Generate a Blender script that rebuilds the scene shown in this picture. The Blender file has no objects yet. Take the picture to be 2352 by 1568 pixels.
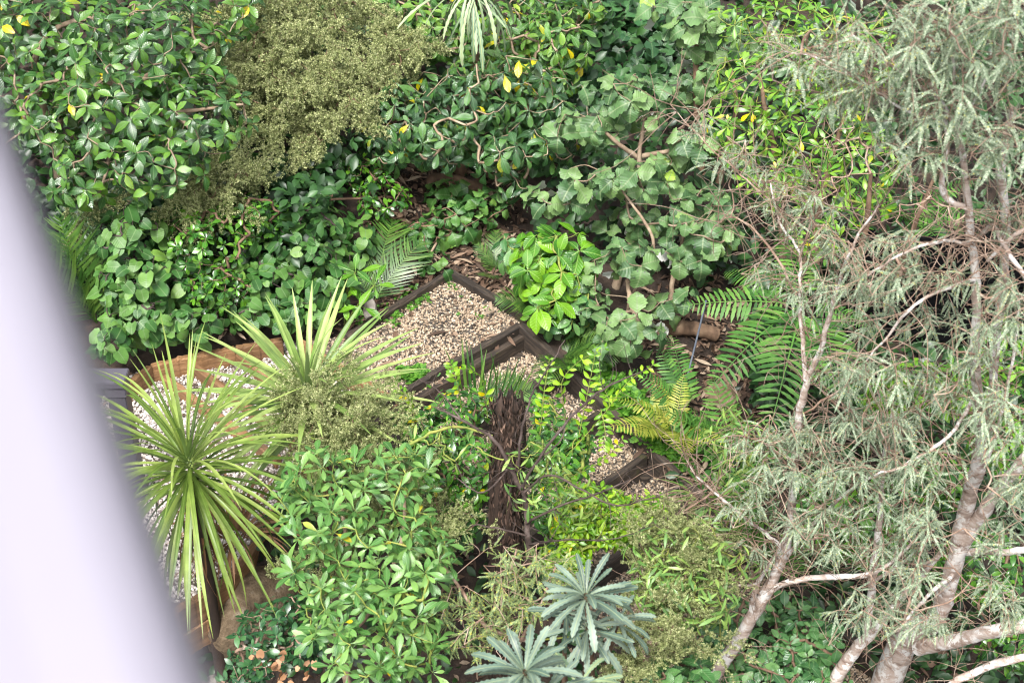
import bpy, bmesh, math
import numpy as np
from mathutils import Vector, Matrix
rng = np.random.default_rng(11)
R_ = math.radians
scene = bpy.context.scene
COL = scene.collection

# ------------------------------------------------------------------ camera, light, exposure
CAMZ, PITCH, LENS = 6.0, R_(36), 56.0
cam_d = bpy.data.cameras.new('camera')
cam = bpy.data.objects.new('camera', cam_d); COL.objects.link(cam)
cam.location = (0, 0, CAMZ); cam.rotation_euler = (math.pi/2 - PITCH, 0, 0)
cam_d.lens = LENS; cam_d.sensor_width = 36; cam_d.sensor_fit = 'HORIZONTAL'
cam_d.clip_start = 0.05; cam_d.clip_end = 400
cam_d.dof.use_dof = True; cam_d.dof.focus_distance = 9.3; cam_d.dof.aperture_fstop = 3.4
scene.camera = cam

world = bpy.data.worlds.new('World'); scene.world = world; world.use_nodes = True
wn = world.node_tree.nodes; wl = world.node_tree.links
bg = wn['Background']
sky = wn.new('ShaderNodeTexSky'); sky.sky_type = 'NISHITA'; sky.sun_disc = False
SUN_EL, SUN_AZ = R_(58), R_(200)
sky.sun_elevation = SUN_EL; sky.sun_rotation = SUN_AZ
sky.air_density = 1.0; sky.dust_density = 4.0; sky.ozone_density = 1.0
hs = wn.new('ShaderNodeHueSaturation'); hs.inputs['Saturation'].default_value = 0.22   # an overcast, nearly colourless sky
wl.new(sky.outputs[0], hs.inputs['Color']); wl.new(hs.outputs[0], bg.inputs['Color'])
bg.inputs['Strength'].default_value = 0.10
sun_d = bpy.data.lights.new('sun', 'SUN'); sun_d.energy = 1.5; sun_d.angle = R_(10); sun_d.color = (1.0, .97, .92)
sun = bpy.data.objects.new('sun', sun_d); COL.objects.link(sun)
sdir = Vector((math.sin(SUN_AZ)*math.cos(SUN_EL), math.cos(SUN_AZ)*math.cos(SUN_EL), math.sin(SUN_EL)))
sun.rotation_euler = sdir.to_track_quat('Z', 'Y').to_euler()
vs = scene.view_settings
vs.view_transform = 'Standard'; vs.look = 'None'; vs.exposure = 1.86; vs.gamma = 1.0; vs.use_curve_mapping = False
scene.cycles.max_bounces = 8; scene.cycles.diffuse_bounces = 3; scene.cycles.glossy_bounces = 3
scene.cycles.transmission_bounces = 4; scene.cycles.transparent_max_bounces = 4
scene.cycles.use_denoising = True; scene.cycles.filter_width = 1.15
scene.cycles.sample_clamp_indirect = 6

# ------------------------------------------------------------------ points of the place
FPX = LENS/36*2352
FW = np.array([0, math.cos(PITCH), -math.sin(PITCH)]); UPV = np.array([0, math.sin(PITCH), math.cos(PITCH)])
RT = np.array([1., 0, 0]); CAM = np.array([0, 0, CAMZ])
def spot(u, v, d): return CAM + d*(FW + RT*(u-1176)/FPX + UPV*(784-v)/FPX)
def onz(u, v, z):
    r = FW + RT*(u-1176)/FPX + UPV*(784-v)/FPX
    return CAM + r*((z-CAMZ)/r[2])
def unit(a):
    a = np.asarray(a, float); return a/(np.linalg.norm(a, axis=-1, keepdims=True)+1e-9)
def project(p):
    q = p - CAM; d = q@FW
    return 1176 + (q@RT)/d*FPX, 784 - (q@UPV)/d*FPX, d

# ------------------------------------------------------------------ mesh plumbing
def mesh_from(name, verts, faces, uv=None, mat=None, smooth=True):
    verts = np.asarray(verts, np.float32); faces = np.asarray(faces, np.int32)
    me = bpy.data.meshes.new(name); k = faces.shape[1]
    me.vertices.add(len(verts)); me.vertices.foreach_set('co', verts.ravel())
    me.loops.add(faces.size); me.loops.foreach_set('vertex_index', faces.ravel())
    me.polygons.add(len(faces)); me.polygons.foreach_set('loop_start', np.arange(0, faces.size, k, dtype=np.int32))
    me.polygons.foreach_set('use_smooth', np.full(len(faces), smooth, bool))
    if uv is not None:
        l = me.uv_layers.new(name='UVMap'); l.data.foreach_set('uv', np.asarray(uv, np.float32)[faces.ravel()].ravel())
    if mat: me.materials.append(mat)
    me.update(calc_edges=True)
    return me
def link(name, data, parent=None, loc=None, **props):
    o = bpy.data.objects.new(name, data); COL.objects.link(o)
    if parent is not None: o.parent = parent
    if loc is not None: o.location = [float(c) for c in loc]
    for k, v in props.items():
        if v: o[k] = v
    return o
def thing(name, label, cat, loc, group=None): return link(name, None, None, loc, label=label, category=cat, group=group)
def tube(pts, rad, sides=6):
    pts = np.asarray(pts, float); n = len(pts); rad = np.broadcast_to(rad, (n,))
    t = unit(np.gradient(pts, axis=0)); d = unit(pts[-1]-pts[0])
    ref = np.eye(3)[np.argmin(np.abs(d))]
    a = unit(np.cross(t, ref)); b = np.cross(t, a)
    ang = np.arange(sides)*2*math.pi/sides
    v = pts[:, None] + rad[:, None, None]*(a[:, None]*np.cos(ang)[None, :, None] + b[:, None]*np.sin(ang)[None, :, None])
    i, j = np.meshgrid(np.arange(n-1), np.arange(sides), indexing='ij'); j2 = (j+1) % sides
    f = np.stack([i*sides+j, i*sides+j2, (i+1)*sides+j2, (i+1)*sides+j], -1).reshape(-1, 4)
    return v.reshape(-1, 3), f
def merge(list_vf):
    vs_, fs_, o = [], [], 0
    for v, f in list_vf: vs_.append(v); fs_.append(f+o); o += len(v)
    return np.concatenate(vs_), np.concatenate(fs_)
def smooth_line(p, m=5):
    p = np.asarray(p, float)
    if len(p) == 2: return p[0] + (p[1]-p[0])*np.linspace(0, 1, m+1)[:, None]
    q = np.vstack([2*p[0]-p[1], p, 2*p[-1]-p[-2]]); out = []
    for i in range(len(p)-1):
        a, b, c, d = q[i:i+4]
        for t in np.arange(m)/m:
            out.append(.5*(2*b + (c-a)*t + (2*a-5*b+4*c-d)*t*t + (3*b-a-3*c+d)*t**3))
    return np.array(out + [p[-1]])
def stamp(tmpl, M, T):
    v, f, uv = tmpl; n = len(T)
    vv = (np.einsum('nij,vj->nvi', M, v) + T[:, None]).reshape(-1, 3)
    ff = (f[None] + (np.arange(n)*len(v))[:, None, None]).reshape(-1, f.shape[1])
    return vv, ff, np.tile(uv, (n, 1))
def frames(y, n, scale):
    y = unit(y); x = unit(np.cross(y, n)); z = np.cross(x, y)
    return np.stack([x, y, z], -1)*np.asarray(scale)[:, None, None]

# ------------------------------------------------------------------ materials
def nt(name):
    m = bpy.data.materials.new(name); m.use_nodes = True
    t = m.node_tree; return m, t.nodes, t.links, t.nodes['Principled BSDF']
def ramp(n, stops):
    r = n.new('ShaderNodeValToRGB'); e = r.color_ramp.elements
    while len(e) < len(stops): e.new(.5)
    for s, (p, c) in zip(e, stops): s.position = p; s.color = (*c, 1)
    return r
def math_(n, l, op, a, b=None):
    m = n.new('ShaderNodeMath'); m.operation = op
    for i, x in enumerate((a, b)):
        if x is None: continue
        if isinstance(x, (int, float)): m.inputs[i].default_value = x
        else: l.new(x, m.inputs[i])
    return m.outputs[0]
def mix(n, l, fac, a, b, mode='MIX'):
    m = n.new('ShaderNodeMix'); m.data_type = 'RGBA'; m.blend_type = mode
    for i, x in ((0, fac), (6, a), (7, b)):
        if isinstance(x, (int, float)): m.inputs[i].default_value = x
        elif isinstance(x, tuple): m.inputs[i].default_value = (*x, 1)
        else: l.new(x, m.inputs[i])
    return m.outputs[2]
def leaf_mat(name, dark, mid, light, accent=None, acc=0.02, rough=.36, rib=None, back=None, trans=.26, veins=0., blotch=None, spec=.5, ribw=.035):
    m, n, l, p = nt(name)
    g = n.new('ShaderNodeNewGeometry'); oi = n.new('ShaderNodeObjectInfo')
    r = math_(n, l, 'FRACT', math_(n, l, 'ADD', g.outputs['Random Per Island'], oi.outputs['Random']))
    st = [(0, dark), (.45, mid), (.88, light)]
    if accent: st += [(1-acc-.012, light), (1-acc, accent)]
    cr = ramp(n, st); l.new(r, cr.inputs[0]); c = cr.outputs[0]
    tc = n.new('ShaderNodeTexCoord')
    nz = n.new('ShaderNodeTexNoise'); nz.inputs['Scale'].default_value = 14; nz.inputs['Detail'].default_value = 3
    l.new(g.outputs['Position'], nz.inputs['Vector'])
    k = n.new('ShaderNodeMapRange'); l.new(nz.outputs[0], k.inputs[0])
    k.inputs[1].default_value = .3; k.inputs[2].default_value = .7; k.inputs[3].default_value = .82; k.inputs[4].default_value = 1.38
    hsv = n.new('ShaderNodeHueSaturation'); l.new(c, hsv.inputs['Color']); l.new(k.outputs[0], hsv.inputs['Value']); hsv.inputs['Saturation'].default_value = 1.1; c = hsv.outputs[0]
    sx = n.new('ShaderNodeSeparateXYZ'); l.new(tc.outputs['UV'], sx.inputs[0])
    au = math_(n, l, 'ABSOLUTE', math_(n, l, 'SUBTRACT', sx.outputs[0], .5))
    if blotch:
        bz = n.new('ShaderNodeTexNoise'); bz.inputs['Scale'].default_value = 55; bz.inputs['Detail'].default_value = 2
        l.new(g.outputs['Position'], bz.inputs['Vector'])
        br = ramp(n, [(.64, (0, 0, 0)), (.72, (1, 1, 1))]); l.new(bz.outputs[0], br.inputs[0])
        c = mix(n, l, math_(n, l, 'MULTIPLY', br.outputs[0], .75), c, blotch)
    if rib:
        rr = ramp(n, [(ribw*.6, (1, 1, 1)), (ribw*1.3, (0, 0, 0))]); l.new(au, rr.inputs[0])
        c = mix(n, l, math_(n, l, 'MULTIPLY', rr.outputs[0], .8), c, rib)
    if back: c = mix(n, l, g.outputs['Backfacing'], c, back)
    l.new(c, p.inputs['Base Color'])
    rv = n.new('ShaderNodeMapRange'); l.new(nz.outputs[0], rv.inputs[0]); rv.inputs[3].default_value = rough-.08; rv.inputs[4].default_value = rough+.14
    l.new(rv.outputs[0], p.inputs['Roughness']); p.inputs['Specular IOR Level'].default_value = spec
    if veins:
        a = math_(n, l, 'MULTIPLY', math_(n, l, 'SUBTRACT', sx.outputs[1], math_(n, l, 'MULTIPLY', au, .45)), 50.)
        w = math_(n, l, 'SINE', a)
        bp = n.new('ShaderNodeBump'); bp.inputs['Strength'].default_value = veins; bp.inputs['Distance'].default_value = .002
        l.new(w, bp.inputs['Height']); l.new(bp.outputs[0], p.inputs['Normal'])
    if trans:
        tr = n.new('ShaderNodeBsdfTranslucent'); ms = n.new('ShaderNodeMixShader'); ms.inputs[0].default_value = trans
        tcx = mix(n, l, .5, c, (.45, .75, .08), 'MULTIPLY'); l.new(mix(n, l, .5, c, tcx), tr.inputs['Color'])
        l.new(p.outputs[0], ms.inputs[1]); l.new(tr.outputs[0], ms.inputs[2])
        l.new(ms.outputs[0], n['Material Output'].inputs['Surface'])
    return m
def rough_mat(name, cols, scale=8, stretch=(1, 1, 1), rough=.85, bump=.4, detail=6, patch=None, pscale=9, pthr=(.5, .56), coords='Object', island=0., dist=.01):
    m, n, l, p = nt(name)
    tc = n.new('ShaderNodeTexCoord'); mp = n.new('ShaderNodeMapping'); mp.inputs['Scale'].default_value = stretch
    l.new(tc.outputs[coords], mp.inputs[0])
    nz = n.new('ShaderNodeTexNoise'); nz.inputs['Scale'].default_value = scale; nz.inputs['Detail'].default_value = detail; nz.inputs['Roughness'].default_value = .65
    l.new(mp.outputs[0], nz.inputs['Vector'])
    k = len(cols); cr = ramp(n, [(.3+.4*i/(k-1), c) for i, c in enumerate(cols)]); l.new(nz.outputs[0], cr.inputs[0]); c = cr.outputs[0]
    if patch:
        pz = n.new('ShaderNodeTexNoise'); pz.inputs['Scale'].default_value = pscale; pz.inputs['Detail'].default_value = 5; pz.inputs['Roughness'].default_value = .7
        l.new(tc.outputs[coords], pz.inputs['Vector'])
        pr = ramp(n, [(pthr[0], (0, 0, 0)), (pthr[1], (1, 1, 1))]); l.new(pz.outputs[0], pr.inputs[0])
        c = mix(n, l, pr.outputs[0], c, patch)
    oi = n.new('ShaderNodeObjectInfo'); g = n.new('ShaderNodeNewGeometry')
    hv = n.new('ShaderNodeHueSaturation'); l.new(c, hv.inputs['Color'])
    r = math_(n, l, 'FRACT', math_(n, l, 'ADD', oi.outputs['Random'], math_(n, l, 'MULTIPLY', g.outputs['Random Per Island'], island)))
    mr = n.new('ShaderNodeMapRange'); l.new(r, mr.inputs[0]); mr.inputs[3].default_value = .75; mr.inputs[4].default_value = 1.2
    l.new(mr.outputs[0], hv.inputs['Value']); l.new(hv.outputs[0], p.inputs['Base Color'])
    p.inputs['Roughness'].default_value = rough
    bp = n.new('ShaderNodeBump'); bp.inputs['Strength'].default_value = bump; bp.inputs['Distance'].default_value = dist
    l.new(nz.outputs[0], bp.inputs['Height']); l.new(bp.outputs[0], p.inputs['Normal'])
    return m
def island_mat(name, stops, rough=.8, nscale=60):
    m, n, l, p = nt(name); g = n.new('ShaderNodeNewGeometry')
    cr = ramp(n, stops); cr.color_ramp.interpolation = 'LINEAR'; l.new(g.outputs['Random Per Island'], cr.inputs[0])
    nz = n.new('ShaderNodeTexNoise'); nz.inputs['Scale'].default_value = nscale; l.new(g.outputs['Position'], nz.inputs['Vector'])
    mr = n.new('ShaderNodeMapRange'); l.new(nz.outputs[0], mr.inputs[0]); mr.inputs[3].default_value = .7; mr.inputs[4].default_value = 1.3
    hv = n.new('ShaderNodeHueSaturation'); l.new(cr.outputs[0], hv.inputs['Color']); l.new(mr.outputs[0], hv.inputs['Value'])
    l.new(hv.outputs[0], p.inputs['Base Color']); p.inputs['Roughness'].default_value = rough
    return m
M = {}
M['soil'] = rough_mat('soil', [(.006, .004, .003), (.022, .013, .008), (.05, .032, .021)], 9, bump=.8, dist=.03)
M['litter'] = island_mat('litter', [(0, (.03, .016, .009)), (.4, (.09, .05, .03)), (.8, (.2, .13, .085)), (1, (.32, .25, .18))])
M['cream'] = island_mat('cream_stone', [(0, (.04, .036, .033)), (.19, (.07, .06, .052)), (.23, (.23, .165, .11)), (.6, (.36, .27, .185)), (1, (.52, .43, .33))])
M['white'] = island_mat('white_stone', [(0, (.12, .09, .075)), (.12, (.32, .275, .245)), (.5, (.48, .43, .395)), (1, (.66, .62, .585))])
M['bed'] = rough_mat('gravel_bed', [(.03, .025, .02), (.12, .095, .07), (.22, .18, .14)], 40, bump=.6)
M['old_wood'] = rough_mat('weathered_timber', [(.008, .006, .005), (.03, .021, .015), (.075, .053, .036)], 7, (1, 9, 9), .8, .5, patch=(.05, .055, .012), pscale=5, pthr=(.6, .72))
M['new_wood'] = rough_mat('tan_timber', [(.12, .058, .024), (.21, .112, .048), (.31, .18, .09)], 6, (1, 10, 10), .7, .35, patch=(.12, .07, .04), pscale=4, pthr=(.56, .7))
M['kowhai_bark'] = rough_mat('pale_mottled_bark', [(.12, .07, .05), (.36, .28, .235), (.52, .46, .42)], 9, (1, 1, 3.2), .85, .9, patch=(.6, .57, .545), pscale=14, pthr=(.49, .56))
M['brown_bark'] = rough_mat('brown_bark', [(.06, .035, .02), (.15, .09, .055), (.24, .16, .1)], 12, (1, 1, .5))
M['pale_twig'] = rough_mat('pale_twig', [(.12, .08, .05), (.25, .18, .12), (.36, .28, .2)], 14)
M['orange_twig'] = rough_mat('orange_brown_twig', [(.14, .075, .05), (.27, .18, .13), (.42, .34, .28)], 14)
M['green_stem'] = rough_mat('green_stem', [(.08, .12, .02), (.18, .22, .04), (.3, .28, .07)], 14)
M['dead_twig'] = rough_mat('dead_twig', [(.022, .014, .012), (.055, .036, .03), (.125, .095, .085)], 14)
M['stump'] = rough_mat('shaggy_fibre', [(.010, .006, .004), (.032, .018, .012), (.085, .05, .034)], 10, (1, 1, .25), .9, .8, patch=(.05, .06, .01), pscale=4, pthr=(.62, .72))
M['fibre'] = island_mat('fibre', [(0, (.012, .007, .005)), (.5, (.042, .023, .016)), (.85, (.09, .052, .037)), (1, (.2, .125, .09))])
M['rock'] = rough_mat('boulder', [(.05, .034, .02), (.13, .09, .052), (.25, .185, .12)], 9, bump=1., dist=.04, patch=(.30, .25, .19), pscale=8, pthr=(.58, .7))
M['grey_rock'] = rough_mat('grey_boulder', [(.14, .12, .1), (.26, .23, .2), (.38, .35, .31)], 6, bump=.7, dist=.03)
M['black'] = rough_mat('black_stained_timber', [(.001, .001, .0015), (.0025, .0025, .003), (.006, .006, .0065)], 6, (1, 8, 8), .95, .3)
M['black'].node_tree.nodes['Principled BSDF'].inputs['Specular IOR Level'].default_value = .08
M['grey_metal'] = rough_mat('grey_painted_metal', [(.05, .045, .06), (.065, .06, .075), (.08, .075, .09)], 3, rough=.45, bump=.05)
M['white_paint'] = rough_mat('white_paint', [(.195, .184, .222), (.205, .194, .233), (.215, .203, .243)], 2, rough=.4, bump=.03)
M['pipe'] = rough_mat('blue_grey_pipe', [(.05, .06, .085), (.085, .10, .13), (.13, .145, .17)], 6, rough=.5, bump=.1)

LM = leaf_mat
M['broad'] = LM('broad_glossy_leaf', (.018, .05, .014), (.036, .098, .024), (.10, .20, .035), (.5, .40, .02), .004, .30, (.10, .19, .07), (.10, .17, .06), .2, .25, (.09, .07, .02), .7)
M['obov'] = LM('dark_glossy_leaf', (.018, .048, .018), (.034, .09, .028), (.07, .15, .04), (.45, .40, .02), .012, .28, (.09, .17, .08), (.09, .15, .06), .16, .5, (.08, .06, .02), .75)
M['obov2'] = LM('mid_green_leaf', (.03, .08, .022), (.07, .16, .035), (.15, .26, .05), (.55, .46, .03), .025, .32, (.14, .22, .08), (.11, .18, .07), .2, .4)
M['olive'] = LM('tiny_olive_leaf', (.12, .148, .058), (.22, .25, .105), (.41, .42, .225), None, 0, .5, trans=.25)
M['kawa'] = LM('heart_leaf', (.024, .068, .018), (.047, .12, .031), (.10, .19, .05), (.12, .21, .05), .01, .42, (.13, .22, .08), (.10, .18, .07), .2, .25, blotch=None)
M['kawa_shade'] = LM('shaded_heart_leaf', (.018, .055, .022), (.035, .095, .035), (.06, .14, .05), None, 0, .42, (.08, .15, .06), (.08, .14, .06), .15, .2)  # shaded copy of the heart leaf, its greens darkened for the shady back
M['shiny'] = LM('small_shiny_leaf', (.015, .055, .012), (.04, .12, .02), (.11, .24, .035), None, 0, .24, (.1, .2, .05), (.09, .17, .05), .15, spec=.6)
M['rang'] = LM('lobed_leaf', (.04, .085, .034), (.075, .14, .055), (.14, .22, .085), (.20, .29, .06), .015, .46, (.17, .23, .11), (.55, .56, .52), .18, .3, blotch=(.07, .05, .07))
M['bright'] = LM('bright_leaf', (.035, .11, .018), (.08, .20, .026), (.17, .33, .04), None, 0, .33, (.23, .38, .08), (.13, .24, .06), .28, .4)
M['five'] = LM('five_finger_leaf', (.042, .115, .028), (.085, .185, .052), (.165, .285, .085), (.5, .36, .03), .006, .34, (.16, .28, .10), (.13, .22, .09), .25, .1, (.10, .12, .03))
M['lime'] = LM('lime_whorl_leaf', (.042, .125, .02), (.095, .215, .034), (.20, .34, .055), (.5, .42, .04), .02, .34, (.2, .32, .07), (.16, .26, .06), .25)
M['cabb'] = LM('strap_leaf', (.06, .105, .02), (.13, .19, .042), (.245, .31, .095), None, 0, .38, (.24, .30, .085), (.16, .24, .07), .2, ribw=.03)
M['cabb2'] = LM('broad_strap_leaf', (.11, .18, .05), (.20, .28, .09), (.30, .38, .14), None, 0, .4, (.28, .36, .11), (.22, .3, .12), .2, ribw=.03)
M['lance'] = LM('blue_grey_strap', (.058, .092, .07), (.10, .145, .112), (.16, .21, .165), None, 0, .45, (.27, .31, .17), (.17, .22, .15), .1, ribw=.05)
M['lance2'] = LM('grey_green_strap', (.11, .17, .10), (.19, .26, .16), (.28, .34, .21), None, 0, .45, (.36, .38, .16), (.19, .25, .14), .1, ribw=.07)
M['kow'] = LM('feathery_leaf', (.105, .15, .09), (.195, .25, .165), (.38, .43, .32), (.40, .38, .14), .03, .5, trans=.2)
M['kow2'] = LM('young_feathery_leaf', (.085, .135, .055), (.15, .21, .09), (.27, .31, .13), (.45, .42, .10), .06, .5, trans=.2)
M['fern'] = LM('fern_frond', (.028, .085, .018), (.06, .15, .032), (.11, .215, .05), None, 0, .55, trans=.25)
M['fern_y'] = LM('yellow_fern_frond', (.13, .18, .03), (.22, .26, .05), (.32, .32, .08), None, 0, .5, trans=.25)
M['palm'] = LM('palm_frond', (.022, .06, .014), (.045, .10, .022), (.085, .15, .035), None, 0, .36, trans=.15)
M['narrow'] = LM('narrow_leaf', (.06, .13, .035), (.12, .22, .06), (.24, .34, .10), None, 0, .36, (.2, .28, .1), (.16, .24, .1), .2)
M['small'] = LM('small_glossy_leaf', (.02, .07, .02), (.045, .13, .03), (.11, .25, .04), (.5, .42, .03), .008, .25, (.13, .24, .06), (.1, .18, .05), .2)
M['yel'] = LM('yellow_green_leaf', (.058, .155, .018), (.135, .28, .03), (.27, .41, .05), (.6, .48, .04), .012, .34, (.26, .38, .08), (.2, .3, .06), .28)
M['puka'] = LM('serrated_glossy_leaf', (.03, .08, .03), (.06, .145, .05), (.11, .21, .075), None, 0, .27, (.14, .22, .1), (.1, .16, .07), .15, .3)
M['cop'] = LM('dark_small_leaf', (.012, .04, .018), (.024, .075, .03), (.05, .12, .045), None, 0, .28, (.08, .14, .06), (.1, .14, .08), .1)
M['under'] = LM('shaded_undergrowth_leaf', (.008, .026, .008), (.017, .048, .014), (.032, .08, .022), None, 0, .4, trans=.1)  # greens lowered so the gaps between shrubs read as deep shade
M['weed'] = LM('weed_leaf', (.035, .11, .02), (.07, .18, .03), (.13, .26, .05), None, 0, .45, trans=.25)
M['dry'] = LM('dry_leaf', (.12, .06, .03), (.25, .14, .08), (.36, .22, .14), None, 0, .7, trans=.1)
M['grass'] = LM('grass_blade', (.03, .08, .02), (.07, .14, .035), (.16, .22, .07), None, 0, .4, trans=.2)

# ------------------------------------------------------------------ leaf templates: unit length along +Y, upper side +Z
def leaf_t(w=.22, prof='oval', n=6, teeth=0., fold=.25, curl=.4, stalk=.08, wave=0., lobe=0., seed=0, twist=0.):
    r = np.random.default_rng(seed); t = np.linspace(0, 1, n+1); lt = np.clip((t-stalk)/(1-stalk), 0, 1)
    if prof == 'oval': hw = np.sin(math.pi*lt**.95)**.8
    elif prof == 'obov': hw = np.sin(math.pi*lt**1.5)**.8*(.9)+.1*(lt > 0)*(lt < 1)
    elif prof == 'heart': hw = np.sqrt(np.clip(1-(1.12*lt-.26)**2/.75, 0, 1))*np.where(lt > .75, 1-(lt-.75)*2.2, 1)
    elif prof == 'round': hw = np.sqrt(np.clip(1-(2*lt-.95)**2, 0, 1))
    elif prof == 'strap': hw = np.minimum(1, .55+lt*3)*np.clip((1-lt)/.45, 0, 1)**.75
    elif prof == 'lance': hw = np.minimum(1, .3+lt*1.1)*np.clip((1-lt)/.12, 0, 1)**.6
    elif prof == 'narrow': hw = np.sin(math.pi*lt**.9)**.6
    hw = np.maximum(hw, .05)*w
    if prof in ('heart',): hw[0] = w*.62
    if teeth: hw = hw*np.where(np.arange(n+1) % 2 == 1, 1+teeth*.45, 1-teeth*.55); hw[0] = .05*w; hw[-1] = .1*w
    ang = -curl*np.concatenate([[0], (t[1:]+t[:-1])/2]); dy = np.cos(ang)/n; dz = np.sin(ang)/n
    y = np.concatenate([[0], np.cumsum(dy[1:])]); z = np.concatenate([[0], np.cumsum(dz[1:])])
    sl = np.concatenate([[0], np.cumsum(np.full(n, 1.)/n)])
    wv = wave*w*np.sin(t*9+r.uniform(0, 6)); wv2 = wave*w*np.sin(t*9+r.uniform(0, 6))
    tw = twist*(t-.4)
    ey = y - lobe*(1-lt)**3
    L = np.stack([-hw*np.cos(tw), ey, z+fold*hw+wv-hw*np.sin(tw)], -1); Mi = np.stack([0*t, y, z], -1)
    Rr = np.stack([hw*np.cos(tw), ey, z+fold*hw+wv2+hw*np.sin(tw)], -1)
    v = np.stack([L, Mi, Rr], 1).reshape(-1, 3)
    uv = np.stack([np.stack([.5-hw/w*.5, sl], -1), np.stack([.5+0*sl, sl], -1), np.stack([.5+hw/w*.5, sl], -1)], 1).reshape(-1, 2)
    i = np.arange(n)*3
    f = np.concatenate([np.stack([i, i+1, i+4, i+3], -1), np.stack([i+1, i+2, i+5, i+4], -1)])
    return v, f, uv
def variants(k, seed=0, **kw):
    out = []
    for i in range(k):
        q = dict(kw); q['curl'] = kw.get('curl', .4)*(.4+1.2*i/max(1, k-1)); q['fold'] = kw.get('fold', .25)*(.5+((i*37) % 10)/10)
        q['twist'] = kw.get('twist', .5)*(((i*53) % 11)/5.5-1); q['seed'] = seed*50+i
        out.append(leaf_t(**q))
    return out
def frond_t(pairs=14, lw=.07, lh=.012, curl=.9, taper=True, angle=70, droop=.2, start=.12, tri=False, lift=0., seed=0, ser=False):
    """a feather: midrib with a pair of leaflets at each node, unit length"""
    r = np.random.default_rng(seed); V, F, UV = [], [], []; o = 0
    t = np.linspace(0, 1, 9); a = -curl*t; y = np.concatenate([[0], np.cumsum(np.cos(a[1:])/8)]); z = np.concatenate([[0], np.cumsum(np.sin(a[1:])/8)])
    rw = .006
    for i in range(9):
        k = rw*(1-.7*t[i]); V += [(-k, y[i], z[i]+.002), (k, y[i], z[i]+.002)]; UV += [(.45, t[i]), (.55, t[i])]
    for i in range(8): F.append((2*i, 2*i+1, 2*i+3, 2*i+2))
    o = 18
    for j in range(pairs):
        s = start+(1-start)*(j+.5)/pairs; yy = np.interp(s, t, y); zz = np.interp(s, t, z); an = -curl*s
        ll = lw*(math.sin(math.pi*min(1, .25+.75*s)**1.1)**.6 if taper else 1)*r.uniform(.85, 1.1)
        for sd in (-1, 1):
            th = R_(angle+r.uniform(-7, 7))
            d = np.array([sd*math.sin(th), math.cos(th)*math.cos(an), math.cos(th)*math.sin(an)+lift])
            nrm = np.array([0, -math.sin(an), math.cos(an)]); w = unit(np.cross(d, nrm))*lh
            p0 = np.array([0, yy, zz]); dr = np.array([0, 0, -1.])*droop*ll
            if tri:
                pm = p0+d*ll*.5+dr*.2; p1 = p0+d*ll+dr
                V += [p0-w*.7, p0+w*.7, pm+w*.9, pm-w*.9, p1+w*.12, p1-w*.12]; UV += [(.2, s), (.8, s), (.8, s), (.2, s), (.6, s), (.4, s)]
                F += [(o, o+1, o+2, o+3), (o+3, o+2, o+4, o+5)]; o += 6
            else:
                p1 = p0+d*ll+dr
                V += [p0-w*.8, p0+w*.8, p1+w, p1-w]; UV += [(.2, s), (.8, s), (.8, s), (.2, s)]
                F.append((o, o+1, o+2, o+3)); o += 4
    return np.array(V, float), np.array(F), np.array(UV, float)
def fern_t(pairs=24, lw=.2, curl=.8, seed=0):
    """a twice-divided fern frond: each side leaflet is a small toothed feather"""
    r = np.random.default_rng(seed); base = frond_t(pairs, .001, .0005, curl, True, 60, 0, .12, False, seed=seed)
    V, F, UV = list(base[0][:18]), list(base[1][:8]), list(base[2][:18]); o = 18
    sub_ = leaf_t(.085, 'narrow', 7, .3, .15, .5, .02, 0, 0, seed)
    t = np.linspace(0, 1, 9); a = -curl*t; y = np.concatenate([[0], np.cumsum(np.cos(a[1:])/8)]); z = np.concatenate([[0], np.cumsum(np.sin(a[1:])/8)])
    for j in range(pairs):
        s = .14+.85*(j+.5)/pairs; an = -curl*s; ll = lw*math.sin(math.pi*min(1, .3+.7*s)**1.15)**.75*r.uniform(.88, 1.1)+.01
        for sd in (-1, 1):
            th = R_(72+r.uniform(-5, 5)); d = np.array([sd*math.sin(th), math.cos(th)*math.cos(an), math.cos(th)*math.sin(an)+r.normal()*.06])
            n_ = np.array([r.normal()*.15, -math.sin(an), math.cos(an)]); Mx = frames(d[None], n_[None], [ll])
            v, f, uv = stamp(sub_, Mx, np.array([[0, np.interp(s, t, y), np.interp(s, t, z)]]))
            V += list(v); F += list(f+o); UV += list(uv); o += len(v)
    return np.array(V, float), np.array(F), np.array(UV, float)
def sprig_t(nl=22, ll=.16, seed=0):
    r = np.random.default_rng(seed); V, F, UV = [], [], []
    V += [(-.006, 0, 0), (.006, 0, 0), (.004, 1, 0), (-.004, 1, 0)]; F.append((0, 1, 2, 3)); UV += [(.5, 0)]*4; o = 4
    for j in range(nl):
        s = .1+.9*j/nl; ph = j*2.4; el = r.uniform(.3, .9)
        d = unit(np.array([math.cos(ph)*math.cos(el), math.sin(el), math.sin(ph)*math.cos(el)])); n = unit(np.cross(d, r.normal(size=3)))*ll*.3
        p = np.array([0, s, 0]); V += [p, p+d*ll*.55+n, p+d*ll, p+d*ll*.55-n]; UV += [(.5, s)]*4; F.append((o, o+1, o+2, o+3)); o += 4
    return np.array(V, float), np.array(F), np.array(UV, float)
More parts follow.
